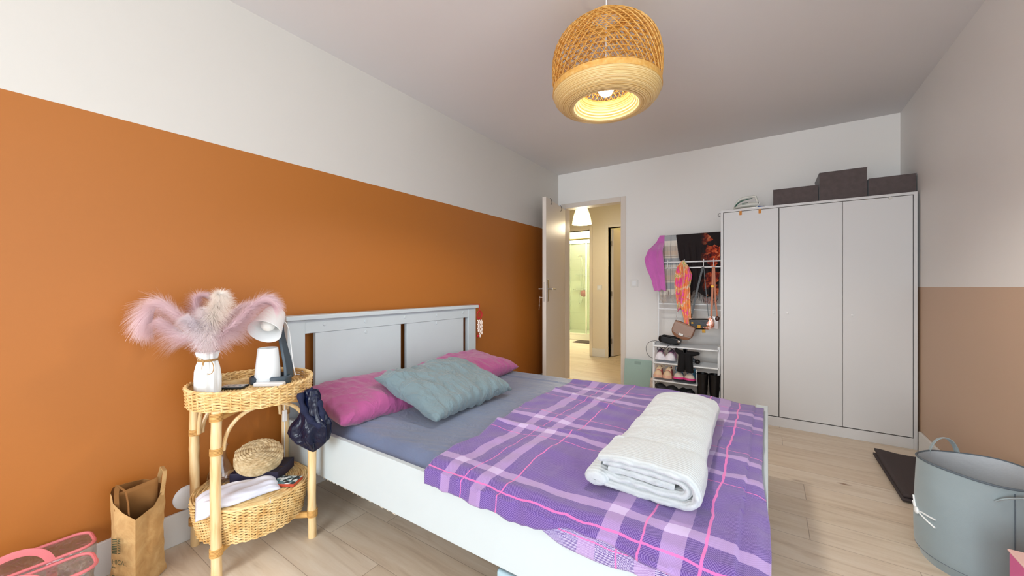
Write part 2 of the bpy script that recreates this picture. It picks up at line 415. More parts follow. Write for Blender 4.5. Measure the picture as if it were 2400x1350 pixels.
g = G(); leafbox(g, .655, .695, .96, 1.19, -.006, 0); leafbox(g, .655, .695, .96, 1.19, .04, .046)
dh = g.build('handle_plate', m_steel, dr, bevel=.003)
g = G()
for e0, e1 in ((-.006, -.05), (.046, .09)):
    g.tube([leaf(.675, 1.09, e0), leaf(.675, 1.09, e1)], .009, 10)
    g.tube([leaf(.68, 1.09, e1), leaf(.63, 1.09, e1), leaf(.56, 1.088, e1 * .98)], .0085, 10)
g.build('door_handle', m_steel, dr)
g = G(); leafbox(g, .7295, .7315, .96, 1.16, .012, .03); g.build('lock_plate', m_steel, dr, smooth=False)
ky = G(); ky.tube([leaf(.675, 1.0, .046), leaf(.675, 1.0, .085)], .004, 8)
ky.tube([leaf(.675, 1.0 + .014 * cos(a), .085 + .001) + u * .014 * sin(a) for a in [i * PI / 6 for i in range(12)]], .003, 6, closed=True)
ky.tube([leaf(.675, .985, .087), leaf(.68, .93, .09)], .003, 6); ky.tube([leaf(.68, .93 - .012 + .012 * cos(a), .09) + u * .012 * sin(a) for a in [i * PI / 6 for i in range(12)]], .003, 6, closed=True)
ky.tube([leaf(.68, .915, .09), leaf(.685, .87, .092)], .0035, 6)
k_ = ky.build('key', M('pale metal keys', '#d9c7b3', .3, .8), dr); k_['label'] = 'pair of keys hanging from the lock'
g = G()
for p in (.60, .23): g.tube(bez(leaf(p, 2.045, .0), leaf(p, 2.04, -.02), leaf(p, 1.98, -.03), leaf(p, 1.975, -.008), 8), .003, 6)
g.build('door_hook', M('dark wire', '#4a443e', .4, .6), dr)['label'] = 'thin dark hook over the door top'

# hall, bathroom and side room beyond the doorway
YH = 5.78
g = G().box((-5, YB + .1, 0), (-4.9, 9, H)); struct('wall_hall_west', g, m_hall, smooth=False)
g = G().box((-.6, YB + .1, 0), (-.5, 8.2, H)); struct('wall_hall_east', g, m_hall, smooth=False)
g = G().box((-5, YB, 0), (XL - .1, YB + .1, H)); struct('wall_hall_south', g, m_hall, smooth=False)
BX0, BX1, SX0, SX1 = -3.15, -2.387, -2.075, -1.36
g = G().box((-5, YH, 0), (BX0, YH + .1, H)).box((BX1, YH, 0), (SX0, YH + .1, H)).box((SX1, YH, 0), (-.5, YH + .1, H))
g.box((BX0, YH, 2.03), (BX1, YH + .1, H)).box((SX0, YH, 2.04), (SX1, YH + .1, H))
struct('wall_hall_north', g, m_hall, 'cream hall wall with two doorways', smooth=False)
g = G().box((BX1 + .045, YH - .012, 0), (SX0 - .045, YH, .13)); struct('baseboard_hall', g, m_trim, 'white skirting of the hall wall', bevel=.003)
g = G()
for x0, x1 in ((BX0 - .05, BX0), (BX1, BX1 + .05), (SX0 - .05, SX0), (SX1, SX1 + .05)): g.box((x0, YH - .015, 0), (x1, YH + .11, 2.085))
g.box((BX0, YH - .015, 2.03), (BX1, YH + .11, 2.085)).box((SX0, YH - .015, 2.04), (SX1, YH + .11, 2.085))
struct('trim_3', g, M('cream door casings', '#e6dcc8', .5), 'cream casings of the two hall doorways', bevel=.003)
m_tile = NT('white bathroom tile'); gg = m_tile.n('NewGeometry').outputs['Position']
sx_ = m_tile.n('SeparateXYZ'); m_tile.link(gg, sx_.inputs[0])
e_ = m_tile.math('MAXIMUM', m_tile.math('LESS_THAN', m_tile.math('FRACT', m_tile.math('DIVIDE', sx_.outputs[2], .25)), .02), m_tile.math('LESS_THAN', m_tile.math('FRACT', m_tile.math('DIVIDE', m_tile.math('ADD', sx_.outputs[0], sx_.outputs[1]), .4)), .012))
m_tile.link(m_tile.mix(m_tile.math('MULTIPLY', e_, .5), lin('#dfe0cf'), lin('#a9a996')), m_tile.b.inputs['Base Color']); m_tile.b.inputs['Roughness'].default_value = .2; m_tile = m_tile.m
g = G().box((-5, 8.3, 0), (-2.25, 8.4, H)); struct('wall_bath_north', g, m_tile, 'white tiled wall behind the shower', smooth=False)
g = G().box((-2.35, YH + .1, 0), (-2.25, 8.3, H)); struct('wall_bath_east', g, m_tile, smooth=False)
g = G().box((-4.0, YH + .1, 0), (-3.9, 8.3, H)); struct('wall_bath_west', g, m_tile, smooth=False)
g = G().box((-3.9, 7.35, 2.12), (-2.35, 7.5, H)); struct('wall_bath_lintel', g, M('ochre paint', '#c9ab6c', .7), 'ochre strip above the shower', smooth=False)
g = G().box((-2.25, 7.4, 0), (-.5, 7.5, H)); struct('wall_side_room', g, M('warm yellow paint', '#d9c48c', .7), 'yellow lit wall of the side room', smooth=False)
# side room door, open inwards
d2 = thing('door_2', 'white door opened into the yellow lit side room', 'door', (SX0 + .03, YH + .11, 0)); d2['kind'] = 'structure'; del d2['category']
G().cbox((SX0 + .012 + .075, YH + .12 + .36, 1.02), (.04, .72, 2.02), rad(-11)).build('door_leaf', m_door, d2, bevel=.002)
g = G()
for z in (.25, 1.0, 1.8): g.tube([(SX0 + .012, YH + .105, z - .04), (SX0 + .012, YH + .105, z + .04)], .008, 8)
g.build('hinge', m_steel, d2)
# ceiling lights out there
def bell_lamp():
    c = (-2.03, 4.65); r = thing('bell_pendant', 'frosted white bell shade pendant hanging in the hall', 'pendant light', (c[0], c[1], 1.93))
    prof = [(.03, 2.19), (.045, 2.185), (.06, 2.17), (.085, 2.11), (.108, 2.04), (.122, 1.97), (.127, 1.935), (.122, 1.937), (.10, 2.04), (.055, 2.16), (.03, 2.18)]
    t = M('glowing frosted shade', '#fbf3da', .4, emit='#ffe9a8', estr=1.6)
    G().lathe(prof, 36, (c[0], c[1], 0)).build('lamp_shade', t, r)
    G().tube([(c[0], c[1], 2.18), (c[0], c[1], H)], .004, 8).build('cord', m_whiteplastic, r)
    G().lathe([(.05, H), (.05, H - .03), (.02, H - .05)], 20, (c[0], c[1], 0)).build('ceiling_cap', m_whiteplastic, r)
    G().ball((c[0], c[1], 2.03), .035).build('bulb', M('lit bulb', '#fff3c8', .5, emit='#ffe6a0', estr=12), r)
    lamp('hall_lamp_light', 'POINT', (c[0], c[1], 1.9), 11, (1, .85, .60), shadow_soft_size=.08)
bell_lamp()
def disc_light(n, x, y, e, col, lab):
    r = thing('ceiling_disc_light', lab, 'ceiling light', (x, y, H - .05))
    G().lathe([(.001, H - .045), (.12, H - .045), (.14, H - .02), (.14, H)], 28, (x, y, 0)).build('diffuser', M('lit diffuser ' + n, '#fff6dd', .5, emit='#ffe9b8', estr=5), r)
    lamp(n, 'POINT', (x, y, H - .12), e, col, shadow_soft_size=.12)
disc_light('bath_light', -3.1, 7.0, 72, (1, .96, .80), 'round ceiling light of the bathroom')
disc_light('side_room_light', -1.4, 6.6, 9, (1, .78, .34), 'round ceiling light of the side room')
# switches
def switch(x, y, z, lab, s=.08):
    r = thing('light_switch', lab, 'light switch', (x, y, z))
    G().box((x - s / 2, y - .009, z - s / 2), (x + s / 2, y, z + s / 2)).build('switch_plate', m_trim, r, bevel=.004)
    G().box((x - s / 4, y - .013, z - s / 3.2), (x + s / 4, y - .008, z + s / 3.2)).build('rocker', m_whiteplastic, r, bevel=.002)
switch(-1.20, YB, 1.15, 'square white light switch on the wall right of the doorway')
switch(-2.22, YH, 1.10, 'white light switch on the hall wall between two doorways')
# shower
def shower():
    r = thing('shower_enclosure', 'white framed glass shower enclosure in the bathroom', 'shower', (-3.1, 7.4, 0))
    G().box((-3.85, 7.38, 0), (-2.4, 8.28, .11)).build('shower_tray', M('white acrylic', '#ecebdd', .2), r, bevel=.01)
    fr = M('white frame', '#f0eedf', .3)
    g = G().box((-3.85, 7.38, 2.02), (-2.4, 7.43, 2.09)).box((-3.85, 7.38, .11), (-2.4, 7.43, .14))
    for x in (-3.84, -3.13, -2.42): g.box((x - .012, 7.385, .11), (x + .012, 7.425, 2.05))
    g.build('frame', fr, r, bevel=.003)
    G().box((-3.83, 7.402, .14), (-2.43, 7.408, 2.02)).build('glass_pane', clear_mat('shower glass', (.93, .97, .90, 1), gloss=0, opac=.10, col='#e6ecd8'), r, smooth=False)
    m = thing('shower_mixer', 'chrome shower rail with mixer tap on the tiled wall', 'shower tap', (-3.60, 8.3, 1.0))
    G().tube([(-3.62, 8.25, 1.12), (-3.62, 8.25, 1.85)], .012, 10).build('rail', m_chrome, m)
    G().lathe([(.001, 0), (.05, 0), (.045, .03), (.012, .05), (.001, .05)], 18, (-3.62, 8.18, 1.80)).build('shower_head', m_chrome, m)
    g = G().tube([(-3.74, 8.24, 1.05), (-3.50, 8.24, 1.05)], .024, 12); g.tube([(-3.74, 8.24, 1.05), (-3.80, 8.2, 1.05)], .016, 8); g.build('mixer_body', m_chrome, m)
    G().tube(bez((-3.62, 8.22, 1.03), (-3.77, 8.2, .55), (-3.42, 8.2, .5), (-3.58, 8.2, 1.78), 24), .008, 8).build('hose', m_chrome, m)
    c = thing('shower_caddy', 'small chrome shelf above the mixer in the shower', 'shower shelf', (-3.58, 8.24, 1.36))
    g = G().box((-3.72, 8.16, 1.36), (-3.42, 8.27, 1.366)); g.tube([(-3.72, 8.16, 1.40), (-3.42, 8.16, 1.40)], .005, 6); g.build('shelf', m_chrome, c, smooth=False)
    l = thing('bath_puff', 'dark red bath puff hanging from the shower mixer', 'bath sponge', (-3.49, 8.12, .90))
    G().ball((-3.49, 8.10, .96), .075, 40, 28, f=lambda d: 1 + .18 * noise.noise(d * 7)).build('puff', M('crimson mesh', '#a00030', .8), l)
    G().tube(bez((-3.49, 8.12, 1.03), (-3.49, 8.14, 1.06), (-3.50, 8.2, 1.08), (-3.51, 8.24, 1.075), 6), .003, 6).build('loop', m_whiteplastic, l)
shower()
G().box((-3.25, 6.98, 0.001), (-2.45, 7.33, .012)).build('bath_mat', M('dark grey mat', '#4b4038', .95, bump=.5, bscale=200), bevel=.004)
tag(bpy.data.objects['bath_mat'], 'dark bath mat in front of the shower', 'bath mat')
# ================================================================== BED
BY0, BY1, BXF = .96, 2.48, .0      # rail outer faces and foot
def bed():
    r = thing('bed_frame', 'white wooden double bed frame with slotted headboard', 'bed', (-1.03, 1.72, 0))
    hb = G().box((-2.085, .95, .935), (-2.012, 2.485, .96)).build('headboard_cap', m_bed, r, bevel=.004)
    g = G()
    g.box((-2.07, .965, .0), (-2.03, 1.054, .935)).build('headboard_post', m_bed, r, bevel=.003)
    G().box((-2.07, 2.375, .0), (-2.03, 2.468, .935)).build('headboard_post', m_bed, r, bevel=.003)
    G().box((-2.064, 1.054, .862), (-2.032, 2.375, .935)).build('top_rail', m_bed, r, bevel=.002)
    G().box((-2.062, 1.112, .25), (-2.036, 1.69, .8615)).build('headboard_panel', m_bed, r, bevel=.002)
    G().box((-2.062, 1.74, .25), (-2.036, 2.318, .8615)).build('headboard_panel', m_bed, r, bevel=.002)
    G().box((-2.064, 1.054, .22), (-2.034, 2.375, .30)).build('lower_rail', m_bed, r, bevel=.002)
    for y, z in ((1.16, .905), (1.42, .90), (1.72, .905), (2.02, .90), (2.31, .905), (1.425, .835), (2.02, .842)):
        gg = G(); gg.M = Matrix.Translation((-2.032 if z > .87 else -2.036, y, z)) @ Matrix.Rotation(PI / 2, 4, 'Y')
        gg.lathe([(.001, .004), (.009, .0035), (.011, 0)], 16); gg.build('screw_cap', m_bed, r)
    for y0 in (BY0, BY1 - .022):
        G().box((-2.03, y0, .235), (BXF - .04, y0 + .022, .44)).build('side_rail', m_bed, r, bevel=.003)
    G().box((-.045, BY0 - .005, .20), (BXF - .015, BY1 + .005, .445)).build('footboard', m_bed, r, bevel=.003)
    G().box((-.055, BY0 - .012, .445), (BXF + .0, BY1 + .012, .462)).build('footboard_cap', m_bed, r, bevel=.003)
    for y in (BY0 + .01, BY1 - .07):
        G().box((-.045, y, 0), (-.015, y + .06, .21)).build('leg', m_bed, r, bevel=.003)
    g = G().box((-2.03, 1.70, .14), (-.045, 1.74, .22)); g.build('centre_beam', m_steel, r, smooth=False)
    g = G()
    for i in range(16): g.box((-1.98 + i * .122, BY0 + .03, .29), (-1.92 + i * .122, BY1 - .03, .305))
    o = g.build('slats', M('birch slat', '#d9c19a', .6), r, smooth=False)
    x = -1.74; mc = M('raw chipboard', '#c9bfae', .9)
    while x < -1.2:
        d = random.uniform(.006, .022); G().box((x, BY0 + .0005, .2332 - random.uniform(0, .001)), (x + d, BY0 + .004, .2352)).build('edge_chip', mc, r, smooth=False)
        x += d + random.uniform(.01, .05)
bed()
def cloth(name, h, h2=None, rough=.85, sheen=.3, bs=350, bst=.12):
    return M(name, h, rough, var=.05, vscale=6, bump=bst, bscale=bs, bdist=.0015, sheen=sheen)
def creased(t, scale=7, st=.45, dist=.012, stretch=(1, 1.8, 1)):
    v = t.coord('Object', stretch); n = t.noise(v, scale, 5, .5, 1.1)
    rdg = t.math('POWER', t.math('SUBTRACT', 1.0, t.math('ABSOLUTE', t.math('MULTIPLY', t.math('SUBTRACT', n, .5), 4.0))), 3.0)
    t.bump(t.math('ADD', t.math('ADD', rdg, n), t.math('MULTIPLY', t.noise(t.coord('Object'), 350, 2), .05)), st, dist)
def creased_cotton(name, h, st=.45, scale=7, stretch=(1, 1.8, 1)):
    t = NT(name); c = lin(h); t.b.inputs['Base Color'].default_value = c; t.b.inputs['Roughness'].default_value = .85; t.b.inputs['Sheen Weight'].default_value = .3
    creased(t, scale, st, .012, stretch); return t.m
def mattress():
    m = NT('grey fitted sheet'); v = m.coord('Object'); n = m.noise(v, 3, 4)
    m.link(m.ramp(n, [(.3, lin('#58647f')), (.7, lin('#66738f'))]), m.b.inputs['Base Color'])
    m.b.inputs['Roughness'].default_value = .55; m.b.inputs['Sheen Weight'].default_value = .3
    creased(m, 3.0, .22, .012, (1, 3.2, 1))
    x0, x1, y0, y1 = -2.0, -.05, BY0 + .026, BY1 - .026
    def fn(u, v):
        x = lerp(x0, x1, u); y = lerp(y0, y1, v)
        e = min(x - x0, x1 - x, y - y0, y1 - y)
        z = .474 - .045 * (1 - sm(0, .06, e))
        k = sm(0, .07, e)
        z += k * (.004 * nz(x, y, 0, 3) + .0035 * nz(x * 2.5, y * 9, 1, 1.6) * sm(-.9, -1.6, x) + .006 * math.exp(-((y - 2.27 - .02 * nz(x, 0, 5, 2)) / .016) ** 2) * sm(-1.75, -1.5, x))
        for (a, b, l) in ((-1.5, 1.06, .35), (-1.36, 1.03, .3), (-1.2, 1.05, .3), (-1.62, 1.1, .25)):
            d = (y - b) - (x - a) * .35
            z += k * .004 * math.exp(-(d / .012) ** 2) * math.exp(-((x - a) / l) ** 2)
        return Vector((x, y, z))
    r = thing('mattress', 'thin mattress in a grey fitted sheet on the white bed', 'mattress', (-1.03, 1.72, .31))
    g = G().grid(fn, 200, 150)
    g.build('fitted_sheet', m.m, r, angle=80)
    G().box((x0, y0, .31), (x1, y1, .428)).build('mattress_core', m.m, r, bevel=.03, bseg=4)
mattress()
def pillow(name, label, c, size, R, m, seed=0, wr=.012, plump=1.0, hem=None):
    L, W, T = size; g = G(); n = 110; k = 80
    def fn(sgn):
        def f(u, v):
            a, b = 2 * u - 1, 2 * v - 1
            ea = 1 - abs(a) ** 3.2; eb = 1 - abs(b) ** 3.2
            h = max(0, ea) ** .44 * max(0, eb) ** .44
            px = a * L / 2 * (1 - .07 * (1 - b * b) * abs(a) ** 4 * 1.0); py = b * W / 2 * (1 - .08 * (1 - a * a) * abs(b) ** 4)
            edge = 1 - h
            rg = lambda q: (1 - abs(noise.noise(q))) ** 6
            wz = wr * (noise.noise(Vector((px * 7 + seed, py * 7, seed * 1.7))) + .6 * noise.noise(Vector((px * 26 + seed, py * 9, seed)))) * (h ** .5)
            wz += wr * .9 * math.sin(px * 90 + 5 * noise.noise(Vector((px * 5, py * 5, seed)))) * edge * (h ** .4) * .6 * sm(.2, .9, abs(b))
            wz += wr * .30 * (rg(Vector((px * 5 + seed, py * 11 + px * 6, seed))) - .35) * sm(0, .3, h) + wr * .35 * (rg(Vector((px * 16, py * 5 + seed, seed))) - .35) * sm(0, .2, h) * sm(.35, .95, abs(a))
            return Vector((px, py, sgn * (h * T / 2) + wz))
        return f
    g.M = Matrix.Translation(c) @ R
    g.grid(fn(1), n, k); g.grid(lambda u, v: fn(-1)(1 - u, v), n, k)
    return tag(g.build(name, m, None, angle=80, weld=True), label, 'pillow')
m_pink = creased_cotton('mauve cotton', '#a34a80', .3, 6); m_grey_p = creased_cotton('grey green cotton', '#6b7f85', .5, 8)
RX = lambda a: Matrix.Rotation(rad(a), 4, 'X'); RY = lambda a: Matrix.Rotation(rad(a), 4, 'Y'); RZ = lambda a: Matrix.Rotation(rad(a), 4, 'Z')
# long axis along y -> rotate 90
pillow('pillow', 'mauve pillow at the near end of the headboard', (-1.755, 1.295, .535), (.66, .46, .14), RY(7) @ RZ(90 - 3), m_pink, 3)
pillow('pillow', 'mauve pillow at the far end of the headboard', (-1.75, 2.05, .545), (.66, .44, .14), RY(9) @ RZ(90 + 3), m_pink, 9)
pillow('pillow', 'rumpled grey green pillow lying on the two mauve ones', (-1.455, 1.53, .578), (.63, .46, .135), RY(17) @ RZ(90 + 1), m_grey_p, 21, .02)

def blanket():
    m = plaid_blanket_mat()
    X0, X1 = -1.09, .004
    HEAD = [(.90, -1.0), (1.0, -1.007), (1.12, -1.018), (1.28, -1.015), (1.48, -1.045), (1.69, -1.072), (1.92, -1.084), (2.1, -1.064), (2.4, -1.065)]
    ya = lambda x: .925 + .012 * nz(x, 0, 2, 5) - .02 * sm(-.5, .0, x)
    def yb(x): return 2.31 + .10 * sm(-1.0, -.7, x) - .03 * sm(-.3, 0, x) + .02 * nz(x, 7, 2, 4)
    def xh(y): return -1.07 - .10 * math.exp(-((y - 1.83) / .25) ** 2) + .05 * math.exp(-((y - 1.3) / .2) ** 2) + .012 * nz(0, y, 3, 6)
    def zt(x, y, k=1):
        z = .487 + .010 * nz(x, y, 0, 5) + .006 * nz(x, y, 8, 13)
        z += .012 * math.exp(-(((y - 2.0) + .3 * (x + .9)) / .03) ** 2) * sm(-.5, -.8, x) + .014 * math.exp(-((y - 2.33) / .06) ** 2) * sm(-.6, -.9, x)
        z += .010 * math.exp(-((y - 1.47 - .15 * (x + .8)) / .02) ** 2) * sm(-.45, -.7, x)
        return z
    def fn(u, v):
        # v along y incl. the drop over the near rail; u along x incl. the drop over the foot
        y0, y1 = 0.0, 1.0
        x = lerp(-1.07, X1, u)
        # head edge wave
        yy = lerp(.90, 2.40, v)
        x = lerp(poly_at(HEAD, yy) + .012 * nz(0, yy, 3, 6), .006 - .024 * sm(1.15, 1.6, yy) + .003 * nz(0, yy, 7, 8), u)
        a, b = ya(x), yb(x)
        drop = .014 + .036 * (1 - sm(-.62, -.42, x)) + .008 * nz(x, 0, 9, 4)
        s = v * (b - a + drop) - drop
        if s < 0:
            z = zt(x, a + .03) - .022 + s - .006 * nz(x, s, 4, 30); y = a + .014 + .006 * sm(0, .06, -s) * -1 + .008 * nz(x, 0, 1, 14)
        else:
            y = a + .02 + s * (b - a - .02) / (b - a); z = zt(x, y) - .022 * (1 - sm(0, .05, s))
        if x > -.06: z = max(z - .01, .472) - .01 * sm(-.03, .004, x)
        if y < .985: y = min(y, .985)
        return Vector((x, y, z))
    def uvf(u, v):
        p = fn(u, v); x = p.x
        a, b = ya(x), yb(x); drop = .014 + .036 * (1 - sm(-.62, -.42, x)) + .008 * nz(x, 0, 9, 4)
        return (p.x, a + .02 + v * (b - a + drop) - drop)
    g = G().grid(fn, 190, 220, uvf)
    r = thing('plaid_blanket', 'purple plaid woven blanket spread over the foot of the bed', 'blanket', (-.5, 1.7, .47))
    g.build('top_layer', m, r, solid=.004, angle=80)
    # folded under layer that shows below the hem, and the drop over the foot
    def fl(u, v):
        x = lerp(-.62, .012, u); y = .9525 - .003 * nz(x, 0, 3, 20)
        top = .455; bot = .440 - .046 * sm(-.62, -.45, x) - .03 * sm(-.3, .0, x) + .012 * nz(x, 0, 6, 9)
        return Vector((x, y - .006 * v, lerp(top, bot, v)))
    m2 = plaid_blanket_mat(True)
    G().grid(fl, 90, 10, lambda u, v: (lerp(-.62, .012, u) + .06, .99 - .10 * v)).build('lower_layer', m2, r, solid=.003, angle=80)
blanket()
def throw():
    r = thing('folded_throw', 'white ribbed plush throw folded on the purple blanket', 'throw blanket', (-.32, 1.55, .49))
    t = NT('white ribbed plush'); v = t.coord('Object')
    wv = t.n('TexWave', wave_type='BANDS', bands_direction='Y', ins={'Vector': v, 'Scale': 26, 'Distortion': 1.2, 'Detail': 2, 'Detail Scale': 1.5}).outputs['Fac']
    nn = t.noise(v, 260, 3); t.link(t.ramp(wv, [(0, lin('#b2b8ba')), (.5, lin('#bec3c4'))]), t.b.inputs['Base Color'])
    t.b.inputs['Roughness'].default_value = 1; t.b.inputs['Sheen Weight'].default_value = .6
    t.bump(t.math('ADD', t.math('MULTIPLY', wv, 1.0), t.math('MULTIPLY', nn, 1.2)), .32, .005); m = t.m
    # folded loaf: closed section in x-z swept along y, spiral layers visible at the near end
    def sect(y, u):
        a = 2 * PI * u; w = .142 + .008 * nz(0, y, 2, 5); h = .046 + .004 * nz(3, y, 2, 6)
        cx = -.305 - .022 * sm(1.2, 2.0, y) ; cz = .542
        ex = abs(cos(a)) ** .7 * (1 if cos(a) > 0 else -1); ez = abs(sin(a)) ** .75 * (1 if sin(a) > 0 else -1)
        x = cx + w * ex; z = cz + h * ez * (1 + .12 * (ez > 0))
        if ez > 0: z += .008 * nz(x, y, 5, 7) + .005 * sin(x * 30) * 0
        z = max(z, .494)
        return x, z
    def fn(u, v):
        y = lerp(1.155, 2.02, v) + .0; x, z = sect(y, u)
        e = min(v, 1 - v); k = 1 - .06 * (1 - sm(0, .04, e))
        x = -.318 + (x + .318) * k; z = .549 + (z - .549) * k
        y += .02 * (x + .318) * 0
        return Vector((x, y, z + .004 * noise.noise(Vector((x * 25, y * 25, z * 25)))))
    g = G().grid(fn, 72, 150, wrapu=True)
    g.build('throw_body', m, r, angle=80)
    # end layers: rolled edges as rounded strips
    def layer(pts, rr=.0125, y0=1.115, y1=1.30, name='fold_layer'):
        g = G(); P_ = [(-.302 + (p[0] + .318) * .90, .494 + (p[1] - .494) * .88) for p in pts]
        n = len(P_)
        def f(u, v):
            k = u * (n - 1); i = min(int(k), n - 2); fr = k - i
            p = Vector(P_[i]).lerp(Vector(P_[i + 1]), fr); d = (Vector(P_[i + 1]) - Vector(P_[i])).normalized(); nn_ = Vector((-d.y, d.x))
            a = lerp(0, 2 * PI, v)
            q = p + nn_ * (rr * cos(a)); yy = y0 + .03 - .03 * 0 + (-.02) * max(0, sin(a)) + (y1 - y0) * max(0, -sin(a))
            return Vector((q.x, yy + .006 * nz(q.x, q.y, 1, 40), q.y + .003 * nz(q.x, 1, q.y, 30)))
        g.grid(f, 60, 20); g.build(name, m, r, angle=80, )
    B = lambda a, b, c, d, n=10: [(p.x, p.y) for p in bez((*a, 0), (*b, 0), (*c, 0), (*d, 0), n)]
    layer([(-.472, .510)] + B((-.44, .508), (-.30, .500), (-.20, .500), (-.185, .508)) + B((-.165, .52), (-.150, .55), (-.165, .588), (-.20, .594)) + B((-.23, .598), (-.34, .606), (-.42, .606), (-.468, .588)))
    layer(B((-.455, .575), (-.38, .585), (-.25, .578), (-.205, .570)) + B((-.185, .56), (-.183, .535), (-.20, .527), (-.24, .525)) + B((-.28, .523), (-.36, .53), (-.42, .528), (-.46, .532)), y0=1.125)
    layer(B((-.44, .553), (-.36, .556), (-.28, .553), (-.225, .549), 8), y0=1.13)
    # loose corner flap at the near left
    def fl(u, v):
        a = 2 * PI * v; p = Vector((-.425, 1.32, .565)).lerp(Vector((-.446, 1.12, .513)), sm(0, 1, u))
        q_ = max(0, 1 - max(0, (u - .8) / .2) ** 2) ** .5; w = lerp(.03, .042, u) * q_; h = .024 * q_
        return p + Vector((w * cos(a), 0, h * sin(a))) + Vector((0, .0, .003)) * nz(u * 3, v * 6, 2, 2)
    G().grid(fl, 30, 24).build('corner_flap', m, r, angle=80)
throw()
def dreamcatcher():
    c = (-2.045, 2.50, .80)
    r = thing('dreamcatcher', 'small red dreamcatcher with shells hanging from the headboard', 'dreamcatcher', c)
    mr = M('red cord', '#c0152b', .6); mw = M('shell white', '#efe0d4', .35)
    R_ = .033; yc = 2.505; x = -2.02; zc = .875
    G().tube([(x, yc, zc + R_), (x, yc, .962), (x + .002, 2.475, .967), (x - .03, 2.44, .966)], .0025, 6).build('hanging_cord', mr, r)
    G().tube([(x, yc + R_ * cos(a), zc + R_ * sin(a)) for a in [i * PI / 14 for i in range(28)]], .0042, 8, closed=True).build('hoop', mr, r)
    g = G()
    for i in range(8):
        a, b = i * PI / 4, (i + 3) * PI / 4
        g.tube([(x, yc + R_ * cos(a), zc + R_ * sin(a)), (x, yc + R_ * cos(b), zc + R_ * sin(b))], .0008, 4)
    g.build('web', mr, r)
    for k, (dy, ln, n) in enumerate(((-.022, .10, 3), (.0, .15, 4), (.024, .12, 4))):
        z0 = zc - R_
        G().tube([(x, yc + dy, z0 + .01), (x, yc + dy, z0 - ln)], .0012, 5).build('string', mr, r)
        for i in range(n):
            z = z0 - .015 - i * ln / n
            G().ball((x, yc + dy, z), .0065, 10, 8).build('bead', mw, r)
            G().ball((x + .004, yc + dy + .004, z - .018), .011, 10, 8, (.5, .8, 1.3)).build('shell', mw, r)
    G().ball((x, yc - .022, zc - R_ - .145), .011, 10, 8, (.6, 1, 1)).build('red_charm', mr, r)
    G().tube([(x, yc - .022, zc - R_ - .1), (x, yc - .022, zc - R_ - .14)], .001, 5).build('string', mr, r)
dreamcatcher()

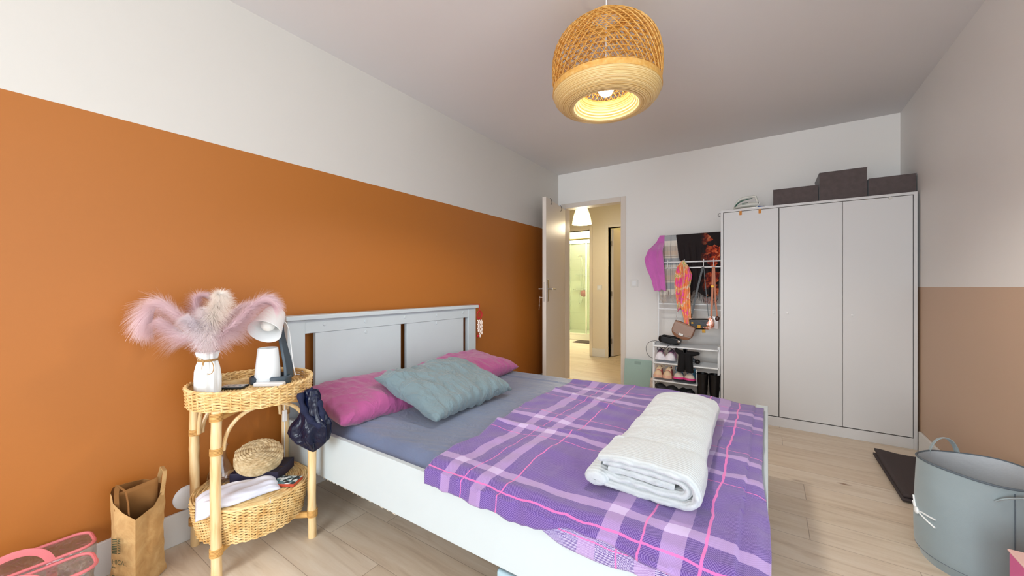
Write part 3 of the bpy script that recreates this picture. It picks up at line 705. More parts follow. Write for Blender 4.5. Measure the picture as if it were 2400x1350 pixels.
# ================================================================== RATTAN TABLE
TC = Vector((-1.868, .744, 0)); LEGS = [(-2.045, .592), (-1.737, .567), (-1.683, .905), (-2.015, .945)]
def weave(g, prof, rows, stakes, amp, rr, c, per=6):
    for k in range(rows):
        t = k / (rows - 1); R0, z = prof(t)
        n = stakes * per // 2
        pts = []
        for i in range(n):
            th = 2 * PI * i / n
            wob = .0012 * noise.noise(Vector((cos(th) * 5, sin(th) * 5, k * 1.3)))
            R = R0 + amp * cos(stakes / 2 * th + PI * k) + wob
            pts.append((c.x + R * cos(th), c.y + R * sin(th), z + wob * 1.4))
        g.tube(pts, rr, 6, closed=True)
def table():
    r = thing('rattan_side_table', 'round two tier rattan side table between bag and bed', 'side table', (TC.x, TC.y, 0))
    # tray
    tr = G(); weave(tr, lambda t: (.222 + .004 * t, .634 + .066 * t), 12, 56, .0036, .0029, TC)
    for i in range(44):
        th = 2 * PI * i / 44 + .02
        tr.tube([(TC.x + .222 * cos(th), TC.y + .222 * sin(th), .632), (TC.x + .227 * cos(th), TC.y + .227 * sin(th), .702)], .003, 5)
    tray = tr.build('tray_rim', m_rattan_d, r)
    e = G()
    for s_ in (0, PI):   # plaited border
        n = 220; e.tube([(TC.x + (.226 + .004 * cos(26 * th + s_)) * cos(th), TC.y + (.226 + .004 * cos(26 * th + s_)) * sin(th), .704 + .0035 * sin(26 * th + s_)) for th in [2 * PI * i / n for i in range(n)]], .0045, 6, closed=True)
    e.build('tray_edge', m_rattan, tray)
    f = G(); R = .006
    while R < .218:
        n = max(16, int(R * 900)); k = int(R / .0082)
        f.tube([(TC.x + R * cos(th), TC.y + R * sin(th), .671 + .0016 * cos(th * 16 + PI * k)) for th in [2 * PI * i / n for i in range(n)]], .0042, 5, closed=True); R += .0082
    f.lathe([(.001, .664), (.219, .664), (.219, .668), (.001, .668)], 48, (TC.x, TC.y, 0))
    f.build('tray_base', m_rattan, r)
    # lower lidded drum
    def drum(t): return (lerp(.190, .2105, sm(0, 1, t) ** .8) - .003 * (t > .97), lerp(.112, .246, t))
    b = G(); weave(b, drum, 24, 76, .0034, .0030, TC)
    for i in range(60):
        th = 2 * PI * i / 60
        b.tube([(TC.x + drum(t)[0] * cos(th), TC.y + drum(t)[0] * sin(th), drum(t)[1]) for t in (0, .33, .66, 1)], .0026, 5)
    b.lathe([(.001, .112), (.187, .112), (.187, .118), (.001, .118)], 40, (TC.x, TC.y, 0))
    dr_ = b.build('basket_drum', m_rattan_d, r)
    l = G(); R = .006
    while R < .211:
        n = max(16, int(R * 800)); k = int(R / .0085)
        l.tube([(TC.x + R * cos(th), TC.y + R * sin(th), .250 + .002 * cos(th * 14 + PI * k) - (.004 if abs(R - .188) < .005 else 0)) for th in [2 * PI * i / n for i in range(n)]], .0045, 5, closed=True); R += .0085
    l.lathe([(.001, .242), (.207, .242), (.207, .247), (.001, .247)], 48, (TC.x, TC.y, 0))
    l.build('basket_lid', m_rattan, r)
    # legs
    tops = [.632, .632, .632, .632]
    for i, (x, y) in enumerate(LEGS):
        rr_ = .0175; g = G(); pts, rs = [], []
        for k in range(41):
            z = .64 * k / 40; pts.append((x + .002 * sin(z * 9 + i), y + .002 * cos(z * 7 + i), z))
            nd = min(abs(z - q) for q in ((.16, .41), (.21, .47), (.12, .38), (.25, .5))[i])
            rs.append(rr_ + .0018 * math.exp(-(nd / .008) ** 2) + .0004 * sin(k))
        g.tube(pts, rs, 14); lg = g.build('leg', m_cane, r)
        for z0 in (.105, .60 if i != 1 else .615):
            w_ = G()
            for q in range(6): w_.tube([(x + .0195 * cos(a), y + .0195 * sin(a), z0 - .012 + q * .0052) for a in [j * PI / 8 for j in range(16)]], .0029, 5, closed=True)
            w_.build('binding', m_bind, lg)
        if True:
            w_ = G()
            for q in range(5): w_.tube([(x + .0192 * cos(a), y + .0192 * sin(a), .475 + q * .0052) for a in [j * PI / 8 for j in range(16)]], .0028, 5, closed=True)
            w_.build('binding', m_bind, lg)
    for a, b_ in ((0, 2), (1, 3)):
        for z, h in ((.612, .03), (.098, .024)):
            A = Vector((*LEGS[a], z + (.0 if a == 0 else -.004))); B_ = Vector((*LEGS[b_], z + (.0 if a == 0 else -.004)))
            G().tube([A, B_], .012, 8, flat=(1, 1.1)).build('cross_rail', M('flat cane rail', '#dfae66', .45, var=.15, vscale=30) if (a, z) == (0, .612) else bpy.data.materials['flat cane rail'], r)
    # curved braces in each side
    for i in range(4):
        A = Vector((*LEGS[i], 0))
        for j in ((i + 1) % 4, (i - 1) % 4):
            B_ = Vector((*LEGS[j], 0)); d = (B_ - A).normalized(); nin = (TC - A).normalized() * .012
            s0 = A + nin + Vector((0, 0, .48)) + d * .015; s1 = A + nin + d * .14 + Vector((0, 0, .622))
            G().tube(bez(s0, s0 + Vector((0, 0, .085)), s1 - d * .07, s1, 12), .0075, 8).build('brace', m_cane, r)
    return r
table()
# objects on the tray --------------------------------------------------------------
ZT = .6765
def vase():
    c = Vector((-1.905, .594, ZT)); r = thing('fabric_vase', 'white gathered vase tied with twine on the rattan table', 'vase', c)
    prof = [(.001, 0), (.043, 0), (.0445, .01), (.043, .06), (.041, .09), (.036, .115), (.0305, .132), (.031, .14), (.035, .155), (.038, .168), (.035, .169), (.03, .15), (.028, .135), (.03, .1), (.03, .03), (.001, .02)]
    def warp(th, z):
        k = sm(.0, .03, z) * .5
        return 1 + (.09 * sin(th * 9 + 2 * noise.noise(Vector((cos(th) * 2, sin(th) * 2, z * 12)))) + .02 * sin(th * 23)) * (.35 + k)
    G().lathe([(a, z) for a, z in prof], 120, c, warp=warp).build('vase_body', M('white pleated cloth', '#e9eded', .75, sheen=.2), r, angle=80)
    mt = M('jute twine', '#b08a58', .9, bump=.5, bscale=500)
    g = G()
    for k in range(3): g.tube([(c.x + .0335 * cos(a), c.y + .0335 * sin(a), c.z + .133 + .003 * k) for a in [i * PI / 16 for i in range(32)]], .0017, 6, closed=True)
    kx = c + Vector((.026, -.023, .136))   # knot faces the room
    R_ = Vector((.829, .559, 0))
    g.ball(kx, .005, 10, 8)
    g.tube(bez(kx, kx + R_ * .055 + Vector((0, 0, .02)), kx + R_ * .05 + Vector((0, 0, -.07)), kx + R_ * .012 + Vector((0, 0, -.05)), 16), .0017, 6)
    g.tube(bez(kx, kx - R_ * .03 + Vector((0, 0, .03)), kx - R_ * .035 + Vector((0, 0, .005)), kx, 12), .0017, 6)
    g.tube(bez(kx, kx + Vector((0, 0, -.02)), kx + R_ * .008 + Vector((0, 0, -.06)), kx + R_ * .012 + Vector((0, 0, -.085)), 12), .0017, 6)
    g.tube(bez(kx, kx - R_ * .008 + Vector((0, 0, -.02)), kx - R_ * .005 + Vector((0, 0, -.05)), kx - R_ * .012 + Vector((0, 0, -.07)), 12), .0017, 6)
    g.build('twine', mt, r)
vase()
def plume(path, seed, tone, label, L=.085, n=1500, start=.10):
    n = int(n * 4.6); L *= 1.18
    rnd = random.Random(seed); P_ = path; g = G(); N = len(P_)
    g.tube(P_, lambda i: .0018 * (1 - .7 * i / N), 6)
    base = thing('pampas_plume', label, 'dried flower', P_[0], 'pampas plumes in the white vase')
    g.build('stem', M('stem ' + tone, '#dcc6b4', .8) if 'stem ' + tone not in bpy.data.materials else bpy.data.materials['stem ' + tone], base)
    h = G(); vs_, fs = [], []
    for i in range(n):
        t = start + (1 - start) * rnd.random() ** .9; k = t * (N - 1); a = min(int(k), N - 2); fr = k - a
        p = P_[a].lerp(P_[a + 1], fr); d = (P_[a + 1] - P_[a]).normalized()
        rv = Vector((rnd.gauss(0, 1), rnd.gauss(0, 1), rnd.gauss(0, 1))); sd = rv - d * rv.dot(d)
        if sd.length < 1e-4: continue
        sd.normalize()
        ln = L * (1 - .45 * t ** 5) * (.45 + .75 * rnd.random()) * (.55 + .6 * sin(PI * min(1, (t - start) / (1 - start) * .8 + .15)))
        dr = Vector((0, 0, -1)) * ln * (.25 + .35 * rnd.random())
        w = d.cross(sd) * .00042; q = []
        for s_ in (0, .3, .65, 1):
            c = p + sd * ln * (.50 * s_ + .08 * s_ * s_) + d * ln * (.95 * s_ - .12 * s_ * s_) + dr * 1.2 * s_ * s_
            if c.x < XL + .006: c.x = XL + .006 + .002 * rnd.random()
            q.append((c - w * (1 - .7 * s_), c + w * (1 - .7 * s_)))
        o = len(vs_)
        for A, B_ in q: vs_ += [A, B_]
        for s_ in range(3): fs.append((o + 2 * s_, o + 2 * s_ + 1, o + 2 * s_ + 3, o + 2 * s_ + 2))
    h.add(vs_, fs); m = bpy.data.materials.get('plume ' + tone)
    if m is None:
        t_ = NT('plume ' + tone); t_.b.inputs['Base Color'].default_value = lin(tone); t_.b.inputs['Roughness'].default_value = .9; t_.b.inputs['Sheen Weight'].default_value = .5
        tl = t_.n('BsdfTranslucent', ins={0: lin(tone)}); mx = t_.n('MixShader', ins={0: .45, 1: t_.b.outputs[0], 2: tl.outputs[0]}); t_.link(mx.outputs[0], t_.t.nodes['Material Output'].inputs[0]); m = t_.m
    o = h.build('plume_hair', m, base, smooth=False)
VB = Vector((-1.905, .594, .80))
def at(px, py, t):
    a = (px - 1200) / 890; S_, C_ = .5592, .8290
    return Vector(((-S_ + a * C_) * t, (C_ + a * S_) * t, 1.11 - (py - 672.5) * t / 890))
def pp(*pts):
    P_ = [VB + Vector((0, 0, .02))] + [at(*p) for p in pts]
    out = []
    for i in range(len(P_) - 1):
        p0 = P_[max(i - 1, 0)]; p1, p2 = P_[i], P_[i + 1]; p3 = P_[min(i + 2, len(P_) - 1)]
        for s_ in range(8):
            t = s_ / 8; out.append(.5 * ((2 * p1) + (p2 - p0) * t + (2 * p0 - 5 * p1 + 4 * p2 - p3) * t * t + (3 * p1 - p0 - 3 * p2 + p3) * t ** 3))
    out.append(P_[-1]); return out
plume(pp((470, 790, 1.53), (425, 745, 1.51), (380, 712, 1.49), (352, 730, 1.48), (338, 765, 1.48)), 1, '#f3dfe2', 'pink pampas plume bending furthest left from the vase', .075, 1700)
plume(pp((480, 780, 1.56), (462, 735, 1.58), (462, 700, 1.59), (480, 690, 1.60)), 2, '#f0dade', 'pink pampas plume with tip curled over left of centre', .06, 1100)
plume(pp((492, 780, 1.52), (500, 740, 1.50), (512, 705, 1.48), (515, 692, 1.47)), 3, '#f8f1ea', 'cream pampas plume standing upright in the middle', .065, 1700)
plume(pp((476, 790, 1.50), (455, 760, 1.47), (440, 745, 1.46)), 4, '#f7f0f3', 'short white pampas plume at the front of the vase', .055, 1300)
plume(pp((505, 785, 1.60), (535, 745, 1.64), (565, 720, 1.68), (588, 712, 1.70)), 5, '#efd9da', 'pink pampas plume leaning right at the back', .06, 1100)
plume(pp((515, 790, 1.52), (555, 752, 1.53), (595, 715, 1.54), (622, 702, 1.55), (640, 708, 1.56)), 6, '#f4e0e4', 'pink pampas plume reaching over the desk lamp', .07, 1500)
plume(pp((470, 800, 1.52), (430, 785, 1.50), (395, 765, 1.48), (375, 752, 1.47)), 11, '#f3dfe2', 'pink pampas plume spreading low on the left side', .06, 1300)
plume(pp((512, 798, 1.56), (540, 775, 1.57), (566, 745, 1.58), (580, 725, 1.59)), 12, '#f4e0e4', 'pink pampas plume spreading low towards the desk lamp', .055, 1300)
plume(pp((492, 785, 1.50), (480, 750, 1.49), (478, 728, 1.48)), 8, '#f7eeef', 'pale pampas plume in the thick of the bunch', .055, 1300)

def desk_lamp():
    c = Vector((-1.885, .825, ZT)); r = thing('desk_lamp', 'white and slate desk lamp with pen cup on the rattan table', 'desk lamp', c)
    F_ = Vector((-.5592, .829, 0)); R_ = Vector((.829, .5592, 0)); Z_ = Vector((0, 0, 1))
    # base: rounded triangular dish
    outl = []
    for i in range(48):
        a = 2 * PI * i / 48; rr_ = .078 * (1 + .10 * cos(3 * a + .6)); outl.append((rr_ * cos(a) * 1.08, rr_ * sin(a) * .8))
    g = G(); B_ = lambda p, q, z: c + R_ * p + F_ * q + Z_ * z
    vs_ = []
    for k, (s_, z) in enumerate(((1, 0), (1, .026), (.93, .032), (.86, .016), (.0001, .012))):
        vs_ += [B_(p * s_, q * s_, z) for p, q in outl]
    fs = [(k * 48 + i, k * 48 + (i + 1) % 48, (k + 1) * 48 + (i + 1) % 48, (k + 1) * 48 + i) for k in range(4) for i in range(48)] + [tuple(range(47, -1, -1))]
    g.add(vs_, fs); g.build('base', m_dkplastic, r)
    cc = B_(-.008, -.012, .012)
    G().lathe([(.001, 0), (.052, 0), (.0535, .004), (.040, .143), (.0385, .145), (.037, .142), (.049, .01), (.001, .008)], 40, cc).build('pen_cup', M('white satin plastic', '#e8eef1', .4), r)
    # arm: broad flat curved blade
    path = bez(B_(.068, .02, .012), B_(.066, .028, .09), B_(.030, .03, .16), B_(.014, .045, .245), 20)
    g = G(); vs_ = []
    for i, p in enumerate(path):
        w = lerp(.030, .017, i / 20); th = .007
        for a, b in ((-1, -1), (1, -1), (1, 1), (-1, 1)): vs_.append(p + F_ * (w * a) + R_ * (th * b))
    n = len(path); fs = [(i * 4 + k, i * 4 + (k + 1) % 4, (i + 1) * 4 + (k + 1) % 4, (i + 1) * 4 + k) for i in range(n - 1) for k in range(4)] + [(3, 2, 1, 0), tuple((n - 1) * 4 + k for k in range(4))]
    g.add(vs_, fs); g.build('arm', m_dkplastic, r, bevel=.003)
    # shade
    ax = (R_ * .10 + Z_ * -.62 - F_ * .78).normalized()
    top = at(646, 732, 1.735); q = Vector((0, 0, 1)).rotation_difference(ax).to_matrix().to_4x4()
    g = G(); g.M = Matrix.Translation(top) @ q
    g.lathe([(.001, -.004), (.036, -.002), (.043, .006), (.046, .02), (.066, .125), (.0645, .126), (.042, .018), (.001, .012)], 44); g.build('lamp_shade', m_whiteplastic, r)
    g = G(); g.M = Matrix.Translation(top) @ q; g.ball((0, 0, .083), .028, 20, 14); g.lathe([(.014, .03), (.016, .06)], 16)
    g.build('bulb', M('frosted bulb', '#f4f5f2', .3), r)
    G().tube([B_(.014, .045, .24), B_(.016, .04, .265), top + Vector((0, 0, -.01))], .009, 10).build('joint', m_dkplastic, r)
    G().tube(bez(B_(.030, .05, .27), B_(.062, .055, .25), B_(.055, .05, .12), B_(.085, .045, .02), 20), .0022, 6).build('cable', m_whiteplastic, r)
desk_lamp()
def phone():
    c = at(548, 905, 1.63); c.z = ZT; r = thing('smartphone', 'dark smartphone lying on the rattan tray', 'smartphone', c)
    G().cbox(c + Vector((0, 0, .005)), (.098, .056, .008), rad(38)).build('phone_body', M('black phone glass', '#0f141a', .15), r, bevel=.003)
    t = NT('phone screen'); v = t.coord('Object'); t.link(t.ramp(t.noise(v, 40, 2), [(.4, lin('#dfe5e8')), (.5, lin('#4f8f9a')), (.56, lin('#c9d6dc'))]), t.b.inputs['Base Color']); t.b.inputs['Roughness'].default_value = .1
    G().cbox(c + Vector((0, 0, .0094)), (.088, .048, .0008), rad(38)).build('screen', t.m, r, smooth=False)
phone()
c = at(632, 905, 1.66); c.z = ZT
tag(G().cbox((c.x, c.y, ZT + .009), (.125, .028, .017), rad(38)).build('charger_stick', m_whiteplastic, None, bevel=.005), 'slim white plastic box in front of the desk lamp', 'power bank')
c = at(505, 921, 1.52)
tag(G().cbox((c.x + .01, c.y + .02, ZT + .003), (.07, .035, .005), rad(34)).build('tissue_pack', M('pale lilac paper', '#cfcfe0', .7), None, bevel=.002), 'flat pale lilac pad at the foot of the vase', 'paper pad')
# objects on the drum lid ----------------------------------------------------------
ZL = .2565
def carafe():
    c = Vector((-1.972, .662, ZL)); r = thing('glass_carafe', 'clear fluted glass carafe behind the white pouch', 'carafe', c)
    mg = clear_mat('clear fluted glass', (1, 1, 1, 1), gloss=.07, rough=.02)
    w_ = lambda th, z: 1 + .03 * sin(th * 8 + z * 60) * sm(.12, .08, z)
    G().lathe([(.001, .0), (.044, 0), (.05, .015), (.048, .05), (.03, .09), (.020, .115), (.019, .145), (.026, .165), (.0245, .166), (.017, .145), (.018, .115), (.028, .09), (.046, .05), (.047, .018), (.001, .006)], 64, c, warp=w_).build('carafe_body', mg, r)
    G().tube([(c.x + .0255 * cos(a), c.y + .0255 * sin(a), c.z + .166) for a in [i * PI / 16 for i in range(32)]], .0013, 6, closed=True).build('rim', m_chrome, r)
carafe()
def seagrass():
    t = NT('braided seagrass'); v = t.coord('Object'); n = t.noise(v, 55, 3, .6)
    t.link(t.ramp(n, [(.25, lin('#a88c60')), (.5, lin('#cdb58b')), (.75, lin('#e3d3ae'))]), t.b.inputs['Base Color']); t.b.inputs['Roughness'].default_value = .75; t.bump(n, .4, .003)
    c = Vector((-1.915, .785, ZL + .047)); r = thing('seagrass_basket', 'round lidded seagrass basket tilted on the navy box', 'basket', c)
    Rm = Matrix.Translation(c) @ Matrix.Scale(.88, 4) @ Matrix.Rotation(rad(14), 4, Vector((-.559, .829, 0)).cross(Vector((0, 0, 1)))) @ Matrix.Rotation(rad(12), 4, Vector((-.559, .829, 0)))
    def coil(g, R, z, rr_, ph):
        n = max(24, int(R * 1400)); k = max(6, int(R * 190))
        g.tube([(R * cos(a) + 0, R * sin(a), z + .0014 * sin(k * a + ph)) for a in [2 * PI * i / n for i in range(n)]], (lambda i: rr_ * (1 + .17 * sin(k * 2 * PI * i / n * 1.0 + ph))), 6, closed=True)
    g = G(); g.M = Rm
    for i, (R, z) in enumerate([(.05, .004), (.062, .004), (.075, .006), (.086, .011), (.094, .019), (.099, .028), (.101, .038), (.100, .047), (.098, .055)]): coil(g, R, z, .0068, i * 1.7)
    g.lathe([(.001, .006), (.07, .006), (.09, .02), (.094, .05)], 40); g.build('basket_body', t.m, r)
    g = G(); g.M = Rm
    for i, (R, z) in enumerate([(.101, .064), (.098, .073), (.091, .081), (.082, .087), (.072, .091), (.061, .094), (.050, .096), (.039, .097), (.028, .098), (.017, .099), (.006, .099)]): coil(g, R, z, .0066, i * 2.1)
    g.lathe([(.098, .06), (.085, .08), (.05, .092), (.001, .095)], 40); g.build('lid', t.m, r)
    g = G(); a0 = rad(-140); p = Vector((.1 * cos(a0), .1 * sin(a0), .062)); g.M = Rm
    g.tube(bez(p + Vector((0, 0, -.016)), p + Vector((-.012, -.012, -.01)), p + Vector((-.012, -.012, .012)), p + Vector((0, 0, .014)), 8), .0022, 6); g.build('loop_clasp', t.m, r)
seagrass()
def navybox():
    c = Vector((-1.905, .80, ZL)); r = thing('navy_box', 'flat dark navy box under the seagrass basket', 'box', c)
    G().cbox(c + Vector((0, 0, .022)), (.20, .15, .042), rad(40)).build('box_body', M('dark navy card', '#1d1832', .5), r, bevel=.002)
    g = G(); g.M = Matrix.Translation(c + Vector((.058, .016, .0434))) @ Matrix.Rotation(rad(38), 4, 'Z')
    g.tube([(i * .0011, .0028 * sin(i * 1.25) * (1 - i / 50), 0) for i in range(38)], .0006, 4)
    g.build('gold_print', m_brass, r, smooth=False)
navybox()
def card_box():
    c = Vector((-1.742, .818, ZL)); r = thing('patterned_box', 'thin box with a black and white picture and red edge', 'small box', c)
    G().cbox(c + Vector((0, 0, .008)), (.115, .07, .012), rad(33)).build('box_body', M('rust red card', '#b3452b', .5), r, bevel=.001)
    t = NT('cut out picture print'); v = t.coord('Object'); vo = t.n('TexVoronoi', feature='F1', distance='CHEBYCHEV', ins={'Vector': v, 'Scale': 70}).outputs['Color']
    bw = t.n('RGBToBW'); t.link(vo, bw.inputs[0]); t.link(t.ramp(bw.outputs[0], [(.0, lin('#1d2a2c')), (.35, lin('#5b7f86')), (.5, lin('#c9d8d8')), (.62, lin('#2b3436')), (.75, lin('#e6efee'))], 'CONSTANT'), t.b.inputs['Base Color'])
    G().cbox(c + Vector((0, 0, .0148)), (.113, .068, .0012), rad(33)).build('printed_top', t.m, r, smooth=False)
card_box()
def pouch():
    m = cloth('white cotton pouch', '#e2e3ef', rough=.9)
    r = thing('white_pouch', 'limp white cotton drawstring pouch on the basket lid', 'pouch', (-1.79, .65, ZL))
    A = Vector((-1.845, .535, 0)); B_ = Vector((-1.765, .80, 0)); ax = (B_ - A); L = ax.length; ax.normalize(); pr = Vector((ax.y, -ax.x, 0))
    def fn(sgn):
        def f(u, v):
            a, b = u, 2 * v - 1
            w = .088 * (.75 + .25 * sin(PI * min(1, a * 1.1 + .05))) * (1 + .15 * nz(a, b, 1, 4))
            h = max(0, 1 - abs(b) ** 3) ** .6 * max(0, 1 - abs(2 * a - 1) ** 6) ** .6
            p = A + ax * (L * a) + pr * (w * b + .006 * nz(a, b, 3, 5))
            z = ZL + .004 + (h * (.030 if sgn > 0 else 0)) + sgn * h * (.006 * nz(a * 3, b * 2, 2, 1.6) + .004 * sin(b * 9 + a * 6)) * (sgn > 0)
            d = (p - TC); d.z = 0
            if d.length > .207: z -= (d.length - .207) * .8 * 1
            return Vector((p.x, p.y, z))
        return f
    g = G().grid(fn(1), 60, 34); g.grid(lambda u, v: fn(-1)(1 - u, v), 60, 34)
    g.build('pouch_body', m, r, angle=80, weld=True)
    g = G().tube([at(632, 1166, 1.50) , at(634, 1178, 1.495)], .002, 6); p = at(458, 1203, 1.455)
    g.tube([p, p + Vector((0, 0, -.022))], .003, 6); g.build('drawstring_tip', m_chrome, r)
pouch()
def scrunched_scarf():
    t = NT('navy satin'); v = t.coord('Object'); n = t.noise(v, 7, 3, .5, 1.0)
    t.b.inputs['Base Color'].default_value = lin('#0a1029'); t.b.inputs['Roughness'].default_value = .24; t.b.inputs['Specular IOR Level'].default_value = .3
    t.bump(n, .7, .03)
    m = t.m; r = thing('satin_bonnet', 'crumpled navy satin bonnet hung on the rattan table corner', 'satin bonnet', (-1.62, .87, .66))
    R_ = Vector((.829, .5592, 0)); F_ = Vector((-.5592, .829, 0)); c = at(727, 983, 1.60)
    # gathered sack with deep folds: outline from z and half widths
    prof = [(.130, .001, 10), (.122, .020, 5), (.10, .028, 4), (.06, .036, 5), (.02, .05, 3), (-.02, .066, -3), (-.05, .072, -4), (-.08, .066, 0), (-.105, .042, 4), (-.125, .022, 6), (-.136, .001, 7)]
    prof = [(-.136 + .266 * i / 40, 0, 0) for i in range(41)]
    SCL = 1.15; W_t = [(-.136, .004), (-.115, .030), (-.09, .058), (-.06, .070), (-.02, .066), (.01, .050), (.05, .038), (.10, .034), (.125, .024), (.132, .004)]
    C_t = [(-.136, .012), (-.06, -.004), (.0, .008), (.05, .008), (.132, .004)]
    g = G()
    def f(u, v):
        z = lerp(-.136, .132, v); a = 2 * PI * u; w = poly_at(W_t, z) * SCL; cx = poly_at(C_t, z)
        k = 1 + .16 * sin(a * 7 + z * 20) * sm(.10, -.05, z) + .12 * noise.noise(Vector((cos(a) * 2.2, sin(a) * 2.2, z * 18)))
        return c + R_ * (cx + w * cos(a) * k) + F_ * (w * .55 * sin(a) * k) + Vector((0, 0, z))
    g.grid(f, 90, 70, wrapu=True); g.build('satin_sack', m, r, angle=80)
    pts = bez(c + R_ * -.028 + Vector((0, 0, .118)) - F_ * .024, c + R_ * -.02 + Vector((0, 0, .05)) - F_ * .034, c + R_ * .02 + Vector((0, 0, -.01)) - F_ * .036, c + R_ * .056 + Vector((0, 0, -.02)) - F_ * .02, 24)
    G().tube(pts, lambda i: .012 + .003 * sin(i * .9), 12).build('elastic_band', M('navy jersey band', '#0f1736', .8, bump=.5, bscale=150), r)
    pts = bez(c + R_ * .056 + Vector((0, 0, -.02)) - F_ * .015, c + R_ * .06 + Vector((0, 0, .03)), c + R_ * .035 + Vector((0, 0, .1)), c + R_ * .0 + Vector((0, 0, .128)) - F_ * .006, 24)
    G().tube(pts, lambda i: .012 + .003 * sin(i * 1.1), 12).build('elastic_band', bpy.data.materials['navy jersey band'], r)
scrunched_scarf()
# ================================================================== PENDANT
def pendant():
    cx, cy = -.635, 1.735; r = thing('bamboo_pendant', 'large woven bamboo pendant lamp with a lit bulb', 'pendant light', (cx, cy, 1.96)); c0 = (cx, cy, 0)
    def strip_mat(nm, hexa, em):
        t = NT(nm); n = t.noise(t.coord('Object'), 60, 3); t.link(t.ramp(n, [(.3, lin('#dba047')), (.6, lin(hexa)), (.8, lin('#f3d594'))]), t.b.inputs['Base Color'])
        t.b.inputs['Roughness'].default_value = .5; t.b.inputs['Transmission Weight'].default_value = 0
        tl = t.n('BsdfTranslucent', ins={0: lin('#f2d08c')}); ms_ = t.n('MixShader', ins={0: .25, 1: t.b.outputs[0], 2: tl.outputs[0]}); t.link(ms_.outputs[0], t.t.nodes['Material Output'].inputs[0])
        return t.m
    mo = strip_mat('bamboo strip', '#ecbc68', 0); mi = strip_mat('inner bamboo strip', '#e5a748', 0)
    prof = [(0, .2405), (.05, .2475), (.10, .2505), (.15, .2495), (.19, .243), (.225, .229), (.255, .208), (.285, .175), (.305, .142), (.322, .106), (.332, .082)]
    ZB = 2.025
    def R(z): return poly_at(prof, z)
    def S(th, z, off=0): rr = R(z) - off; return (cx + rr * cos(th), cy + rr * sin(th), ZB + z)
    def lattice(name, off, m, nring, nhel, twist, rr_, lab=None):
        g = G()
        for k in range(nring):
            z = .004 + .325 * (k / nring) ** .92
            g.tube([S(2 * PI * i / 64, z, off + .0012 * cos(i * PI / 2)) for i in range(64)], rr_, 4, closed=True, flat=(1.5, .5))
        for s_ in (1, -1):
            for k in range(nhel):
                a0 = 2 * PI * k / nhel; pts = []
                for i in range(27):
                    q = i / 26; z = .332 * q; pts.append(S(a0 + s_ * twist * (q ** 1.1), z, off + s_ * .0012))
                g.tube(pts, rr_, 4, flat=(1.5, .5))
        return g.build(name, m, r, smooth=False)
    lattice('outer_lattice', 0, mo, 17, 40, 1.2, .0017)
    lattice('inner_lattice', .014, mi, 15, 36, 1.0, .0017)
    t = NT('coiled bamboo'); v = t.coord('Object'); sx = t.n('SeparateXYZ'); t.link(v, sx.inputs[0])
    rad_ = t.n('VectorMath', operation='LENGTH'); cb = t.n('CombineXYZ', ins={0: sx.outputs[0], 1: sx.outputs[1]}); t.link(cb.outputs[0], rad_.inputs[0])
    q = t.math('ADD', t.math('MULTIPLY', rad_.outputs['Value'], 160.0), t.math('MULTIPLY', sx.outputs[2], 260.0))
    n1 = t.n('TexNoise', noise_dimensions='1D', ins={'W': q, 'Scale': 1.0, 'Detail': 3}).outputs['Fac']
    t.link(t.ramp(n1, [(.3, lin('#b98f4e')), (.5, lin('#dab878')), (.7, lin('#e8cf9a'))]), t.b.inputs['Base Color']); t.b.inputs['Roughness'].default_value = .45
    t.bump(t.math('SINE', t.math('MULTIPLY', q, 4.0)), .35, .002)
    G().lathe([(.247, ZB + .002), (.248, ZB - .004), (.238, ZB - .028), (.218, ZB - .05), (.190, ZB - .064), (.165, ZB - .068), (.150, ZB - .064), (.140, ZB - .054), (.118, ZB - .02), (.108, ZB + .012), (.113, ZB + .012), (.125, ZB - .02), (.15, ZB - .05), (.19, ZB - .055), (.23, ZB - .02), (.243, ZB + .002)], 96, c0, closed=True).build('rim', t.m, r, angle=80)
    G().lathe([(.249, ZB - .004), (.2505, ZB), (.249, ZB + .022), (.246, ZB + .022), (.2465, ZB - .004)], 96, c0, closed=True).build('rim_band', mo, r)
    g = G(); 
    for k in range(5): g.tube([(cx + (.108 - .012 * k) * cos(a), cy + (.108 - .012 * k) * sin(a), ZB + .012 + .03 * k) for a in [2 * PI * i / 48 for i in range(48)]], .0016, 4, closed=True, flat=(1.5, .6))
    for s_ in (1, -1):
        for k in range(28): g.tube([(cx + (.108 - .05 * q / 8) * cos(2 * PI * k / 28 + s_ * .9 * q / 8), cy + (.108 - .05 * q / 8) * sin(2 * PI * k / 28 + s_ * .9 * q / 8), ZB + .012 + .13 * q / 8) for q in range(9)], .0015, 4)
    g.build('inner_funnel', mi, r, smooth=False)
    G().tube([(cx + .109 * cos(a), cy + .109 * sin(a), ZB + .013) for a in [2 * PI * i / 64 for i in range(64)]], .003, 6, closed=True).build('inner_ring', m_bind, r)
    G().lathe([(.072, 2.350), (.080, 2.352), (.080, 2.384), (.073, 2.388), (.070, 2.38)], 48, c0, closed=True).build('collar', mo, r)
    G().lathe([(.001, 2.10), (.018, 2.10), (.02, 2.16), (.008, 2.18), (.001, 2.18)], 18, c0).build('socket', m_whiteplastic, r)
    b = G().ball((cx, cy, 2.045), .036, 24, 16, f=lambda d: 1).lathe([(.024, 2.07), (.016, 2.10)], 18, c0)
    b.build('bulb', M('glowing bulb', '#fff7d8', .4, emit='#fff0cc', estr=15), r)
    G().tube([(cx, cy, 2.18), (cx + .002, cy, H)], .0028, 8).build('cord', m_whiteplastic, r)
    lamp('pendant_light', 'SPOT', (cx, cy, 1.985), 36.0, (1, .94, .86), shadow_soft_size=.10, spot_size=rad(155), spot_blend=.35)
pendant()

